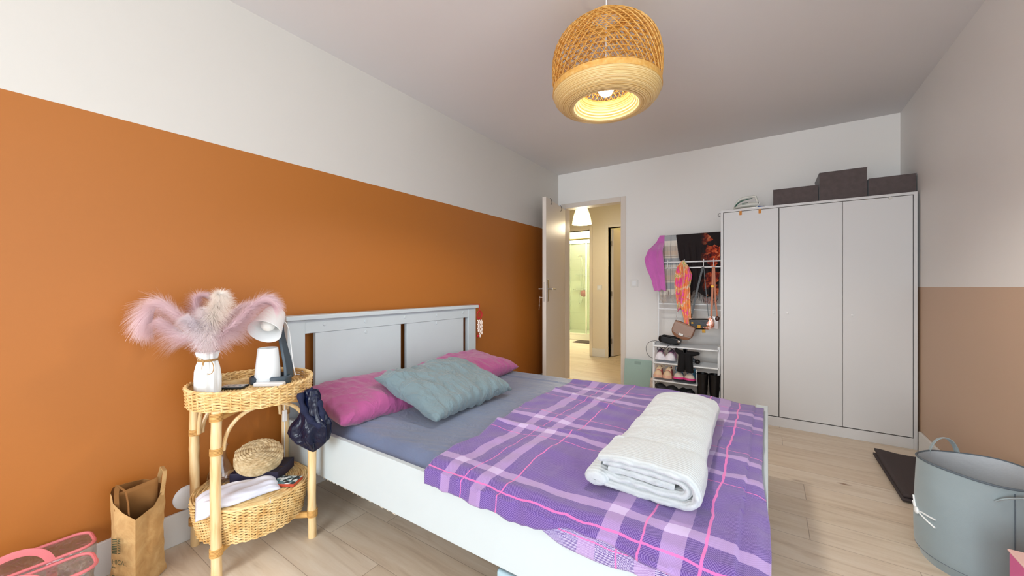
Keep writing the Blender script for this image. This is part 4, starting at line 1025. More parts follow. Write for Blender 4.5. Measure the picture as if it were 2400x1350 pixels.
# ================================================================== WARDROBE
WX0, WX1, WY, WZ = -.335, .842, 3.68, 1.76
def wardrobe():
    r = thing('wardrobe', 'tall white three door wardrobe against the right wall', 'wardrobe', ((WX0 + WX1) / 2, WY, 0))
    g = G().box((WX0, WY, 0), (WX0 + .018, 4.13, WZ)).box((WX1 - .018, WY, 0), (WX1, 4.13, WZ))
    g.box((WX0 + .018, WY, WZ - .018), (WX1 - .018, 4.13, WZ)).box((WX0 + .018, WY + .03, .08), (WX1 - .018, 4.13, .098)).box((WX0 + .018, 4.115, .0), (WX1 - .018, 4.13, WZ - .018))
    g.build('carcass', m_ward, r, smooth=False)
    G().box((WX0 + .018, WY + .003, 0), (WX1 - .018, WY + .02, .074)).build('plinth', m_ward, r, bevel=.0015)
    G().box((WX0 + .018, WY + .022, .074), (WX1 - .018, WY + .03, WZ - .018)).build('painted_gap_shade', m_gap, r, smooth=False)  # dark sheet behind the doors, paints the shade in their gaps
    xs = [WX0 + .021, .071, .456, WX1 - .021]; kn = [.036, .124, .507]
    for i in range(3):
        a = xs[i] + (.003 if i == 1 else .001 if i else 0); b = xs[i + 1] - (.002 if i == 0 else .001)
        d = G().box((a, WY + .002, .081), (b, WY + .02, WZ - .022)).build('door', m_ward, r, bevel=.0012)
        gg = G(); gg.M = Matrix.Translation((kn[i], WY + .002, .905)) @ Matrix.Rotation(PI / 2, 4, 'X')
        gg.lathe([(.004, 0), (.004, .006), (.007, .009), (.007, .013), (.001, .015)], 18); gg.build('knob', m_whiteplastic, d)
        if i == 0:
            mt = M('orange tape', '#c9843a', .7)
            for x in (-.190, -.056): o = G().box((x - .009, WY - .0005, WZ - .052), (x + .009, WY + .0015, WZ - .018)).build('tape_tab', mt, d, smooth=False); o['label'] = 'orange tab at the top of the door'
        if i == 2:
            gg = G(); gg.M = Matrix.Translation((.709, WY + .002, WZ - .028)) @ Matrix.Rotation(PI / 2, 4, 'X')
            gg.lathe([(.001, .003), (.009, .003), (.010, 0)], 18); o = gg.build('round_catch', m_steel, d); o['label'] = 'small round grey catch'
    G().tube([(WX0 - .001, WY + .06, 1.735)] + arc((WX0 - .014, WY + .06, 1.735), .012, PI * .3, PI * 1.7, 12, 'xz'), .0025, 6).build('side_hook', m_gap, r)
wardrobe()
m_box = M('charcoal felt box fabric', '#574d4c', .95, var=.12, vscale=30, bump=.4, bscale=300, sheen=.3)
def fbox(x0, x1, y0, y1, z1, label, slot=False, red=False):
    r = thing('storage_box', label, 'storage box', ((x0 + x1) / 2, (y0 + y1) / 2, WZ), 'charcoal fabric boxes on the wardrobe')
    t = .004; g = G().box((x0, y0, WZ), (x1, y0 + t, z1)).box((x0, y1 - t, WZ), (x1, y1, z1)).box((x0, y0 + t, WZ), (x0 + t, y1 - t, z1)).box((x1 - t, y0 + t, WZ), (x1, y1 - t, z1)).box((x0 + t, y0 + t, WZ), (x1 - t, y1 - t, WZ + t))
    g.build('box_body', m_box, r, bevel=.002)
    G().tube([(x0, y0, z1), (x1, y0, z1), (x1, y1, z1), (x0, y1, z1)], .0028, 6, closed=True).build('edge_binding', m_box, r)
    if slot:
        G().tube([(x0 + .07, y0 - .001, z1 - .082), (x1 - .085, y0 - .001, z1 - .079)], .003, 6).build('handle_slot', m_gap, r)
        G().box((x0 + .07, y0 - .003, z1 - .076), (x1 - .085, y0, z1 - .062)).build('handle_flap', m_box, r, bevel=.002)
fbox(.035, .318, 3.73, 4.06, 1.892, 'low charcoal fabric box, the one with a red cloth showing on top')
fbox(.325, .594, 3.72, 4.05, 1.978, 'tall charcoal fabric box with a handle slot in the middle')
fbox(.606, .846, 3.73, 4.06, 1.893, 'low charcoal fabric box in the corner by the right wall')
tag(G().ball((.115, 3.82, 1.872), .05, 30, 20, (1.2, .8, .72), f=lambda d: 1 + .2 * noise.noise(d * 3)).build('red_cloth', cloth('dark red cloth', '#7c1724'), None, angle=80), 'dark red cloth bulging out of the low grey box', 'cloth')
def iron():
    c = Vector((-.165, 3.80, WZ)); r = thing('steam_iron', 'white and green steam iron lying on the wardrobe top', 'clothes iron', c)
    mw = M('pale iron plastic', '#d6d6cd', .35); mg = M('dark green plastic', '#2c5a48', .35)
    def body(u, v):
        a = 2 * PI * u; x = lerp(-.085, .095, v); w = .048 * sm(-.02, .35, v) ** .6 * (1 - .25 * sm(.7, 1, v)); h = .045 * (.5 + .5 * sm(0, .5, v))
        return c + Vector((-x * -1 if 0 else x, w * cos(a), .02 + h * .5 + h * .5 * sin(a)))
    G().grid(body, 24, 20, wrapu=True).build('iron_body', mw, r)
    poly = [(-.085 + .02, -.048), (.095, -.048), (.095, .048), (.0, .048), (-.1, 0)]
    g = G(); g.prism([(x, y) for x, y in [(-.105, 0), (-.05, -.035), (.0, -.05), (.095, -.046), (.095, .046), (0, .05), (-.05, .035)]], .004, .018, Matrix.Translation(c)); g.build('soleplate', m_steel, r, bevel=.002)
    G().tube(bez(c + Vector((-.07, 0, .045)), c + Vector((-.055, 0, .11)), c + Vector((-.01, 0, .112)), c + Vector((.075, 0, .115)), 18), lambda i: .011 - .003 * abs(i - 9) / 9, 12).build('handle', mw, r)
    G().tube(bez(c + Vector((-.072, -.012, .035)), c + Vector((-.05, -.014, .085)), c + Vector((-.01, -.014, .088)), c + Vector((.055, -.012, .098)), 18), lambda i: .007 - .004 * i / 18, 10).build('green_trim', mg, r)
    G().tube([c + Vector((.075, 0, .115)), c + Vector((.088, 0, .07)), c + Vector((.088, 0, .04))], .009, 10).build('rear_post', mw, r)
    g = G(); 
    for z in (.045, .058): g.tube([c + Vector((-.02, -.047 + .4 * (z - .045), z)), c + Vector((.025, -.047 + .4 * (z - .045), z))], .0018, 6)
    g.build('vent_mark', mg, r)
    G().tube(bez(c + Vector((.088, 0, .05)), c + Vector((.12, -.03, .08)), c + Vector((.1, -.05, .0)), c + Vector((.05, -.06, .006)), 16), .003, 8).build('power_cord', m_whiteplastic, r)
iron()
def blueplug():
    c = Vector((-.055, 3.77, WZ)); r = thing('blue_plug', 'small blue and black plug beside the iron', 'plug', c)
    G().tube([c + Vector((-.022, 0, .013)), c + Vector((.018, 0, .012))], [.012, .010], 12).build('blue_cap', M('cobalt plastic', '#1c4a94', .4), r)
    G().tube([c + Vector((.018, 0, .012)), c + Vector((.036, 0, .011))], [.011, .008], 12).build('plug_body', m_blackm, r)
    for dy in (-.005, .005): G().tube([c + Vector((.036, dy, .014)), c + Vector((.055, dy, .016))], .0022, 6).build('pin', m_chrome, r)
blueplug()
tag(G().ball((-.29, 3.74, WZ + .006), .014, 12, 8, (1.3, .8, .45)).build('hair_clip', M('dusty mauve plastic', '#7d5a5e', .5), None), 'tiny mauve clip at the left end of the wardrobe top', 'hair clip')

# ================================================================== CLOTHES RACK AND HANGING THINGS
RY_ = 3.93
m_rack = M('white powder coated steel', '#e9eaea', .35)
def rack():
    r = thing('clothes_rack', 'white tubular clothes rack between doorway and wardrobe', 'clothes rack', (-.62, RY_, 0))
    for x in (-.90, -.352): G().tube([(x, RY_, 0), (x, RY_, 1.60)], .0075, 10).build('upright', m_rack, r)
    for z, y in ((1.60, RY_), (1.345, RY_ - .075), (1.29, RY_ - .075), (.945, RY_), (.895, RY_)):
        G().tube([(-.90, y, z), (-.352, y, z)], .0068, 10).build('rail', m_rack, r)
    for x in (-.90, -.352):
        for z in (1.345, 1.29): G().tube([(x, RY_, z), (x, RY_ - .075, z)], .006, 8).build('rail_arm', m_rack, r)
    for x in (-.90, -.352): G().tube([(x, RY_ - .14, .006), (x, RY_ + .14, .006)], .0075, 8).build('foot', m_rack, r)
rack()
HY = RY_ - .075
def s_hook(x, lab):
    g = G().tube(arc((x, HY, 1.352), .014, rad(-20), rad(200), 12, 'yz') + [Vector((x, HY - .014, 1.31))] + arc((x, HY - .026, 1.30), .012, 0, rad(-170), 10, 'yz'), .0035, 8)
    return tag(g.build('s_hook', m_rack, None), lab, 'hook', 'white S hooks on the rack rail')
s_hook(-.797, 'white S hook hanging over the grey checked scarf')
s_hook(-.65, 'white S hook holding the pink silk scarf')
s_hook(-.488, 'white S hook holding the strap of the black bag')
s_hook(-.405, 'white S hook holding the tan leather strap')
def drape(name, label, cat, m, left, right, ztop, zbot, y0, folds=3, amp=.012, back=.35, thick=.004, fringe=0, wavy=.02, seed=0, rail=True, nu=60, nv=90):
    """cloth hung over the top rail: left/right = outline tables (z,x) of the front fall"""
    L = (ztop - zbot); g = G(); ry = .012
    def zb(u): return zbot + wavy * nz(u * 3, seed, 1, 1.7)
    def fn(u, v):
        # v 0 = back hem, then over the rail, down to the front hem
        d = v * (L + back) - back
        if d < 0: z = ztop - min(-d, back); y = RY_ + ry + .004 + .006 * sin(u * folds * 2 * PI) * sm(0, .2, -d)
        else: z = ztop - d * (ztop - zb(u)) / L; y = y0 - .0 
        if abs(d) < .04:
            k = d / .04; z = ztop + ry * (cos(k * PI / 2)) - ry * 0 - (.0) ; z = max(z, ztop - abs(d)) if abs(k) > .8 else z
            y = lerp(RY_ + ry, RY_ - ry, (k + 1) / 2)
        x = lerp(poly_at(left, z), poly_at(right, z), u)
        if d >= .04:
            sw = sm(.04, .16, d)
            y = lerp(RY_ - ry, y0, sw) - amp * sw * (sin(u * folds * 2 * PI + seed + z * 4) + .4 * sin(u * folds * 5.1 * PI + seed)) + .006 * nz(x, z, seed, 8)
        return Vector((x, y, z))
    g.grid(fn, nu, nv)
    r = thing(name, label, cat, ((left[0][1] + right[0][1]) / 2, y0, zbot))
    g.build('cloth', m, r, solid=thick, angle=80)
    if fringe:
        f = G(); n = int((right[0][1] - left[0][1]) * 320); rnd = random.Random(seed)
        for i in range(n):
            u = (i + rnd.random()) / n; p = fn(u, 1)
            f.tube([p, p + Vector((rnd.uniform(-.006, .006), rnd.uniform(-.004, .004), -fringe * .5)), p + Vector((rnd.uniform(-.012, .012), rnd.uniform(-.006, .004), -fringe * rnd.uniform(.8, 1.1)))], .0012, 4)
        f.build('fringe', m, r)
    return r
FY = HY + .030
drape('grey_checked_scarf', 'grey and cream checked wool scarf hung over the rack', 'scarf', plaid_scarf_mat(), [(.9, -.885), (1.1, -.875), (1.6, -.875)], [(.9, -.685), (1.3, -.69), (1.6, -.735)], 1.60, 1.035, FY + .006, 3, .007, fringe=.055, seed=2, wavy=.09)
drape('black_floral_shawl', 'black shawl with orange red flowers hung over the rack', 'shawl', floral_mat(), [(.95, -.66), (1.2, -.70), (1.35, -.71), (1.6, -.735)], [(.95, -.375), (1.3, -.362), (1.6, -.358)], 1.60, 1.03, FY, 4, .008, fringe=.07, seed=5, wavy=.1)
drape('pink_fluffy_scarf', 'thick pink fluffy knit draped at the rack end', 'knitwear', M('pink brushed wool', '#c765b4', .95, sheen=.8, bump=.7, bscale=160, bdist=.004, var=.06), [(1.05, -.905), (1.18, -.935), (1.30, -.985), (1.38, -1.0), (1.47, -.965), (1.56, -.91), (1.61, -.885)], [(1.05, -.808), (1.3, -.825), (1.5, -.84), (1.61, -.842)], 1.60, 1.075, HY - .04, 1, .010, thick=.014, seed=8, wavy=.03)
def silk():
    r = thing('silk_scarf', 'pink and orange silk scarf hanging from a rack hook', 'scarf', (-.65, HY - .05, .72)); m = silk_mat(); g = G()
    def fall(L_t, R_t, z0, z1, y, sd, folds):
        def fn(u, v):
            z = lerp(z0, z1, v); x = lerp(poly_at(L_t, z), poly_at(R_t, z), u); k = sm(0, .15, v)
            if v > .85: z += (.5 - u) * -.05 * (v - .85) / .15
            return Vector((x, y - k * .012 * sin(u * folds * 2 * PI + sd + v * 3) + .004 * nz(x, z, sd, 14), z))
        return G().grid(fn, 40, 60)
    fall([(.9, -.70), (1.1, -.725), (1.22, -.725), (1.30, -.70), (1.355, -.660)], [(.9, -.645), (1.1, -.64), (1.25, -.632), (1.355, -.645)], 1.355, .905, HY - .058, 1, 2).build('short_end', m, r, solid=.003, angle=80)
    fall([(.72, -.62), (.95, -.675), (1.15, -.655), (1.3, -.655), (1.355, -.655)], [(.72, -.578), (.95, -.588), (1.12, -.592), (1.22, -.575), (1.30, -.605), (1.355, -.642)], 1.355, .735, HY - .076, 4, 2).build('long_end', m, r, solid=.003, angle=80)
silk()
def strap(g, pts, w=.011, t=.0025): g.tube(pts, 1.0, 4, flat=(t, w * .7)); return g
def handbag(name, label, c, w, h, d, m, flap=None, tilt=0, clasp=None, metal=m_steel, rounded=.5, ring=True):
    r = thing(name, label, 'handbag', c); R = Matrix.Translation(c) @ Matrix.Rotation(rad(tilt), 4, 'Y')
    def outline(a):   # flat top, round belly
        x = cos(a); z = sin(a); k = rounded if z < 0 else .25
        return (abs(x) ** k * (1 if x > 0 else -1) * w / 2, (abs(z) ** (.9 if z < 0 else .35)) * (1 if z > 0 else -1) * h / 2)
    def fn(u, v):
        a = 2 * PI * u; x, z = outline(a); b = PI * v; q = sin(b) ** .35; return Vector((x * (.86 + .14 * q) * (1 if .02 < v < .98 else .8), d / 2 * cos(b) * -1, z * (.9 + .1 * q) * (1 if .02 < v < .98 else .8)))
    g = G(); g.M = R
    g.grid(fn, 56, 16, wrapu=True); n = 56
    g.add([Vector((outline(2 * PI * i / n)[0] * .70, s_ * d * .5, outline(2 * PI * i / n)[1] * .74)) for s_ in (-1, 1) for i in range(n)], [tuple(range(n)), tuple(range(2 * n - 1, n - 1, -1))])
    g.build('bag_body', m, r, angle=80)
    if flap:
        g = G(); g.M = R
        def ff(u, v):
            x = lerp(-1, 1, u); z = lerp(h / 2 * .95, -h * .16, v) - (.10 * h * (1 - x * x) * v)
            return Vector((x * w / 2 * (.96 - .06 * v), -d / 2 - .004 + .5 * d * (1 - sm(0, .12, v)), z))
        g.grid(ff, 24, 16); g.build('flap', flap, r, solid=.004, angle=80)
        e = G(); e.M = R; e.tube([ff(i / 24, 1) + Vector((0, -.003, 0)) for i in range(25)], .0018, 6); e.build('flap_trim', metal, r)
    if clasp:
        g = G(); g.M = R; g.box((-clasp[0] / 2, -d / 2 - .016, -h * .22 - clasp[1] / 2), (clasp[0] / 2, -d / 2 - .008, -h * .22 + clasp[1] / 2)); g.build('clasp', metal, r, bevel=.002)
    return r, R
def taupe_bag():
    m = M('taupe leather', '#9a7f70', .45, bump=.15, bscale=150); c = Vector((-.652, HY - .072, .705))
    r, R = handbag('taupe_saddle_bag', 'taupe saddle bag with silver clasp behind the silk scarf', c, .19, .15, .05, M('tan brown leather', '#8a5f45', .4), flap=m, tilt=20, clasp=(.042, .022), rounded=.75)
    g = G()
    A = R @ Vector((-.083, 0, .05)); B_ = R @ Vector((.083, 0, .05)); T = Vector((-.65, HY - .026, 1.29))
    for P_ in (A, B_):
        n = 56
        for i in range(n):
            a = P_.lerp(T, i / n); b = P_.lerp(T, (i + 1.2) / n); g.tube([a, b], .0018 if i % 2 else .0026, 5, flat=(1.3, .7) if i % 2 else (.7, 1.3))
    g.build('chain_strap', m_steel, r)
    for P_ in (A, B_): G().tube([P_ + Vector((.009 * cos(a), 0, .009 * sin(a) - .002)) for a in [i * PI / 8 for i in range(16)]], .0022, 6, closed=True).build('ring', m_gap, r)
taupe_bag()
def black_bag():
    c = Vector((-.515, HY - .055, .775)); r, R = handbag('black_shoulder_bag', 'small black bag with gold fittings hung on its strap', c, .165, .098, .05, m_black, flap=m_black, tilt=-3, clasp=(.03, .03), metal=m_brass, rounded=.35)
    T = Vector((-.488, HY - .026, 1.29))
    A = R @ Vector((-.066, 0, .055)); B_ = R @ Vector((.076, 0, .055))
    g = G(); strap(g, [T + Vector((-.004, 0, 0)), T.lerp(A, .4) + Vector((-.006, 0, 0)), A], .017, .003); g.build('wide_strap', m_black, r)
    g = G(); strap(g, [T + Vector((.004, 0, 0)), B_], .006, .002); g.build('thin_strap', m_black, r)
    G().tube([A + Vector((.008 * cos(a), 0, .010 * sin(a))) for a in [i * PI / 8 for i in range(16)]], .002, 6, closed=True).build('ring', m_brass, r)
    g = G(); g.M = R; g.cbox((.035, -.03, -.062), (.028, .004, .03), 0); g.build('tag', m_brass, r, bevel=.001)
    g = G(); g.M = R; g.cbox((-.055, -.033, .012), (.018, .004, .016)); g.build('logo_plate', m_brass, r, bevel=.001)
black_bag()
def tan_strap_bag():
    mt = M('tan leather strap', '#b5622c', .4); T = Vector((-.405, HY - .026, 1.29))
    r = thing('tan_strap_bag', 'clear bag on a tan leather strap with copper pouch', 'handbag', (-.405, HY - .05, .72))
    g = G(); strap(g, [T + Vector((-.004, -.004, .0)), Vector((-.413, HY - .045, 1.05)), Vector((-.42, HY - .05, .845))], .017, .003)
    g.build('strap', mt, r)
    g = G(); strap(g, [T + Vector((.006, 0, 0)), Vector((-.39, HY - .035, 1.0)), Vector((-.375, HY - .04, .845))], .013, .003); g.build('strap', mt, r)
    g = G(); g.cbox((-.412, HY - .048, 1.115), (.024, .006, .022)); g.build('buckle', m_brass, r, bevel=.002)
    c = Vector((-.438, HY - .075, .785))
    t = NT('iridescent copper leather'); n = t.noise(t.coord('Object'), 60, 3); t.link(t.ramp(n, [(.4, lin('#b4664a')), (.52, lin('#e2a591')), (.62, lin('#f5dcd4'))]), t.b.inputs['Base Color']); t.b.inputs['Metallic'].default_value = .4; t.b.inputs['Roughness'].default_value = .35
    def tear(u, v):
        b = PI * v; a = 2 * PI * u; w = .042 * sin(b) ** .8 * (1.0 - .45 * cos(b)); return c + Vector((w * cos(a) - .014 * cos(b) * -1, .012 * sin(a) * sin(b), .055 * cos(b)))
    G().grid(tear, 26, 20, wrapu=True).build('copper_pouch', t.m, r)
    G().tube([c + Vector((.02, 0, .05)), Vector((-.42, HY - .052, .85))], .002, 6).build('pouch_clip', m_brass, r)
    G().box((-.455, HY - .05, .735), (-.362, HY - .03, .85)).build('clear_body', clear_mat('clear vinyl', (.95, .93, .92, 1), gloss=.12, rough=.1, opac=.15, col='#e8c8be'), r, bevel=.006)
    G().ball((-.372, HY - .058, .83), .022, 20, 14, (.8, .5, 1), f=lambda d: 1 + .2 * noise.noise(d * 4)).build('brown_charm', M('dark brown leather', '#4a2a22', .4), r)
tan_strap_bag()

# ================================================================== SHOE RACK AND SHOES
SX, SXE, SY0, SY1 = -.915, -.362, 3.775, 3.905
def shoe_rack():
    r = thing('shoe_rack', 'white metal shoe rack with slanted shelves under the bags', 'shoe rack', (-.64, 3.85, 0))
    for x in (SX, SXE):
        for y in (SY0 + .03, SY1 + .0): G().box((x - .009, y - .006, 0), (x + .009, y + .006, .58)).build('post', m_rack, r, bevel=.002)
        G().box((x - .009, SY0 + .03, .565), (x + .009, SY1, .58)).build('side_bar', m_rack, r, bevel=.002)
    for z, xe in ((.548, SXE), (.388, SXE), (.22, -.53)):
        G().tube([(SX, SY0, z), (xe, SY0, z)], .008, 10).build('front_bar', m_rack, r)
        g = G(); g.add([(SX, SY0, z - .001), (xe, SY0, z - .001), (xe, SY1, z + .022), (SX, SY1, z + .022), (SX, SY0, z + .003), (xe, SY0, z + .003), (xe, SY1, z + .026), (SX, SY1, z + .026)],
              [(0, 3, 2, 1), (4, 5, 6, 7), (0, 1, 5, 4), (1, 2, 6, 5), (2, 3, 7, 6), (3, 0, 4, 7)]); g.build('shelf', M('pale grey mesh shelf', '#cfd3d6', .5) if 'pale grey mesh shelf' not in bpy.data.materials else bpy.data.materials['pale grey mesh shelf'], r, smooth=False)
        if xe != SXE: G().tube([(xe, SY0, z), (xe - .01, SY0 + .01, z + .14)], .004, 8).build('shelf_stay', m_rack, r)
shoe_rack()
def sneaker(x, y, z, rz, cols, label, grp, pitch=-8, L=.235, W=.088, lace='#1b1b2b', outsole=None):
    r = thing('sneaker', label, 'shoe', (x, y, z), grp)
    R = Matrix.Translation((x, y, z)) @ Matrix.Rotation(rad(rz), 4, 'Z') @ Matrix.Rotation(rad(pitch), 4, 'X')
    # toe at -y, heel at +y
    def half(t): return W / 2 * (.72 + .28 * sin(PI * min(1, t * 1.35 + .12))) * (min(1, max(0, t) / .14) ** .5) * (1 - .25 * sm(.5, .9, t)) * (.6 + .4 * sm(1.04, .93, t))
    def sole(u, v):
        a = 2 * PI * u; t = (1 - cos(a)) / 2; s_ = 1 if a < PI else -1
        return (s_ * half(t) * 1.08, -L / 2 + t * L)
    n = 48; ring = [sole(i / n, 0) for i in range(n)]
    g = G(); g.M = R; vs_ = [(p, q, zz) for zz in (0, .026) for p, q in ring]
    g.add(vs_, [tuple(range(n - 1, -1, -1)), tuple(range(n, 2 * n))] + [(i, (i + 1) % n, n + (i + 1) % n, n + i) for i in range(n)])
    g.build('sole', mk(cols[0]), r, bevel=.004)
    if outsole:
        g = G(); g.M = R; g.add([(p * 1.03, q * 1.01, zz) for zz in (-.004, .008) for p, q in ring], [tuple(range(n - 1, -1, -1)), tuple(range(n, 2 * n))] + [(i, (i + 1) % n, n + (i + 1) % n, n + i) for i in range(n)]); g.build('outsole', mk(outsole), r, bevel=.002)
    def top(t): return .026 + poly_at([(0, .022), (.12, .038), (.3, .05), (.45, .07), (.6, .078), (.85, .07), (1, .078)], t)
    def up(t0, t1, sc_=1.0):
        def fn(u, v):
            t = lerp(t0, t1, v); a = PI * u; w = half(t) * 1.0 * sc_; h = (top(t) - .02) * sc_ * (min(1, t / .10) ** .5)
            return Vector((w * cos(a) * (1 - .25 * sin(a)), -L / 2 + .006 + t * (L - .012), .022 + h * sin(a) ** .8))
        return fn
    g = G(); g.M = R; g.grid(up(.0, .22, 1.012), 24, 10); g.build('toe_cap', mk(cols[1]), r, angle=80)
    g = G(); g.M = R; g.grid(up(.2, 1, 1.0), 24, 24); g.build('upper', mk(cols[2]), r, angle=80)
    g = G(); g.M = R; g.grid(lambda u, v: up(.28, .55, 1.03)(lerp(.3, .7, u), v), 10, 10); g.build('tongue', mk(cols[3]), r, solid=.004, angle=80)
    g = G(); g.M = R
    for k in range(4):
        t = .32 + k * .065; w = half(t) * .62; zz = top(t) + .006
        y_ = -L / 2 + t * L; g.tube([(-w, y_, zz - .016), (0, y_ - .004, zz + .002), (w, y_, zz - .016)], .003, 6)
    y_ = -L / 2 + .55 * L
    for s_ in (-1, 1): g.tube(bez((0, y_, top(.55) + .004), (s_ * .025, y_ - .01, top(.55) + .03), (s_ * .045, y_ - .02, top(.5) + .01), (s_ * .03, y_ - .03, top(.5) - .01), 8), .0028, 6)
    g.build('laces', mk(lace), r)
MK = {}
def mk(h, rough=.6):
    if h not in MK: MK[h] = M('shoe ' + h, h, rough, bump=.1, bscale=200)
    return MK[h]
ps = 'sneakers on the shoe rack'
sh2, sh3 = .400, .232
sneaker(-.858, 3.845, sh2 + .010, 4, ('#e8e4ea', '#efe9ee', '#d9a7c0', '#7b4a6a'), 'white and pink sneaker with black laces, left one', ps, L=.20)
sneaker(-.760, 3.845, sh2 + .010, -4, ('#e8e4ea', '#efe9ee', '#d3a3c4', '#7b4a6a'), 'white and lilac sneaker with black laces beside black boots', ps, L=.20)
sneaker(-.872, 3.835, sh3 + .010, 2, ('#e8b99f', '#e9cba6', '#e07a76', '#efd3ac'), 'peach and coral sneaker at the left end of the lowest shelf', ps, lace='#f0dcb8', W=.078, L=.2)
sneaker(-.785, 3.835, sh3 + .010, -2, ('#e8b99f', '#e9cba6', '#de7470', '#efd3ac'), 'peach and coral sneaker beside the blue and pink pair', ps, lace='#f0dcb8', W=.078, L=.2)
sneaker(-.692, 3.835, sh3 + .010, 6, ('#e0458c', '#ded0c0', '#3b86ae', '#d9c58e'), 'blue and magenta sneaker next to the peach pair', ps, lace='#2f7fa8', L=.2, outsole='#1d1c24')
sneaker(-.590, 3.835, sh3 + .010, -6, ('#e0458c', '#ded0c0', '#3b86ae', '#d9c58e'), 'blue and magenta sneaker nearest the tall boots', ps, lace='#2f7fa8', L=.2, outsole='#1d1c24')
for x, s_ in ((-.692, 1), (-.590, -1)):
    pass
def ankle_boot(x, s_, label):
    r = thing('ankle_boot', label, 'shoe', (x, 3.79, .36), 'black ankle boots on the shoe rack')
    g = G()
    def sh(u, v):   # upside down leg shaft
        a = 2 * PI * u; z = lerp(.338, .50, v); w = lerp(.034, .036, v) * (1 + .08 * nz(z, a, x, 9))
        return Vector((x * (1 - v) + (-.6265 + s_ * .018) * v + w * cos(a), 3.745 + .03 * sin(a), z))
    g.grid(sh, 24, 16, wrapu=True); g.build('boot_shaft', m_blackm, r, angle=80)
    x = -.6265 + s_ * .018; A = Vector((x - s_ * .0, 3.755, .485)); B_ = Vector((x + (.10 if s_ > 0 else -.065), 3.75, .515 if s_ > 0 else .545)); n = 16
    pts = bez(A + Vector((-s_ * .03, 0, .01)), A + Vector((0, 0, .015)), A + Vector((s_ * .05, 0, .02)), B_, n)
    G().tube(pts, lambda i: .031 * (1 - .45 * sm(5, 16, i)) * (1 if 0 < i < 16 else .5), 16, flat=(1, .9)).build('boot_foot', m_blackm, r, angle=80)
    G().box((min(A.x - s_ * .035, A.x - s_ * .005), 3.73, .51), (max(A.x - s_ * .035, A.x - s_ * .005), 3.775, .545)).build('heel', m_black, r, bevel=.004)
ankle_boot(-.663, -1, 'black suede ankle boot upside down, toe to the left')
ankle_boot(-.590, 1, 'black suede ankle boot upside down, toe to the right')
def court_shoe():
    r = thing('grey_court_shoe', 'grey and black pump behind the black ankle boots', 'shoe', (-.565, 3.84, .41))
    G().tube(bez((-.60, 3.84, .455), (-.585, 3.83, .445), (-.56, 3.82, .43), (-.530, 3.80, .425), 14), lambda i: .026 - .0006 * i, 14, flat=(1, .8)).build('upper', M('grey suede', '#55595e', .8), r)
    G().ball((-.532, 3.80, .430), .024, 14, 10, (1, 1, .9)).build('toe_cap', m_black, r)
court_shoe()
def top_bag():
    c = Vector((-.775, 3.84, .605)); r, R = handbag('black_clutch', 'black leather bag lying on top of the shoe rack', c, .20, .062, .09, m_black, flap=None, tilt=6, rounded=.3)
    g = G(); g.M = R
    for k in range(4): g.tube([(-.07, -.03 + .02 * k, .034), (.085, -.03 + .02 * k, .036)], .004, 6)
    g.build('folded_straps', m_black, r)
    G().tube(bez((-.865, 3.80, .59), (-1.02, 3.76, .62), (-.99, 3.75, .44), (-.915, 3.762, .43), 20), .002, 6).build('thin_strap', m_black, r)
    G().tube(bez((-.75, 3.765, .575), (-.80, 3.745, .55), (-.815, 3.745, .5), (-.82, 3.75, .48), 12), .006, 6, flat=(1, .4)).build('hanging_strap', m_black, r)
    G().ball((-.69, 3.80, .60), .016, 14, 10, (1, .5, 1)).build('snap', m_steel, r)
top_bag()
def tall_boot(x, y, label, rz=0):
    r = thing('tall_boot', label, 'shoe', (x, y, 0), 'tall black boots beside the rack')
    tb = [(0.0, .034), (.06, .036), (.10, .036), (.2, .043), (.30, .047), (.33, .049)]
    def fn(u, v):
        z = lerp(.03, .33, v); a = 2 * PI * u; w = poly_at(tb, z) * (1 + .05 * nz(cos(a) * 2, z * 20, x * 9, 1.5))
        return Vector((x + w * cos(a), y + w * 1.05 * sin(a), z))
    g = G().grid(fn, 32, 30, wrapu=True); g.grid(lambda u, v: (lambda p: Vector((x + (p.x - x) * .93, y + (p.y - y) * .93, p.z)))(fn(u, v)), 32, 30, wrapu=True)
    g.build('boot_shaft', m_black, r, angle=80)
    G().tube([(x + .049 * cos(a), y + .051 * sin(a), .33) for a in [i * PI / 14 for i in range(28)]], .0025, 6, closed=True).build('top_binding', m_black, r)
    G().tube(bez((x, y + .03, .055), (x, y, .055), (x, y - .07, .05), (x, y - .15, .028), 14), lambda i: .038 - .0010 * i - (.01 if i > 12 else 0), 16, flat=(1, .9)).build('boot_foot', m_black, r, angle=80)
    G().box((x - .032, y - .15, 0), (x + .032, y + .04, .016)).build('sole', M('black rubber', '#171717', .7) if 'black rubber' not in bpy.data.materials else bpy.data.materials['black rubber'], r, bevel=.006)
tall_boot(-.492, 3.80, 'tall black leather boot, the one nearer the shoe shelves')
tall_boot(-.395, 3.815, 'tall black leather boot standing against the wardrobe side')
def slouch(x0, x1, y, z, rr_, label, hexa):
    r = thing('slouchy_boot', label, 'shoe', ((x0 + x1) / 2, y, 0), 'dark boots lying under the shelves'); m = M('worn leather ' + hexa, hexa, .55, bump=.3, bscale=40, bdist=.01)
    G().tube([(lerp(x0, x1, i / 16), y + .01 * sin(i), z + .012 * sin(i * .7) - .02 * sm(10, 16, i)) for i in range(17)], lambda i: rr_ * (1 + .1 * sin(i * 1.3)), 18, flat=(1, 1.15)).build('boot_shaft', m, r, angle=80)
    G().tube(bez((x1 - .03, y, z - .02), (x1, y, z - .04), (x1 + .01, y - .01, .05), (x1 - .015, y - .04, .035), 10), lambda i: rr_ * .62 - .0006 * i, 14).build('boot_foot', m, r, angle=80)
slouch(-.88, -.69, 3.83, .115, .052, 'dark grey slouchy boot lying at the left under the shelves', '#26262b')
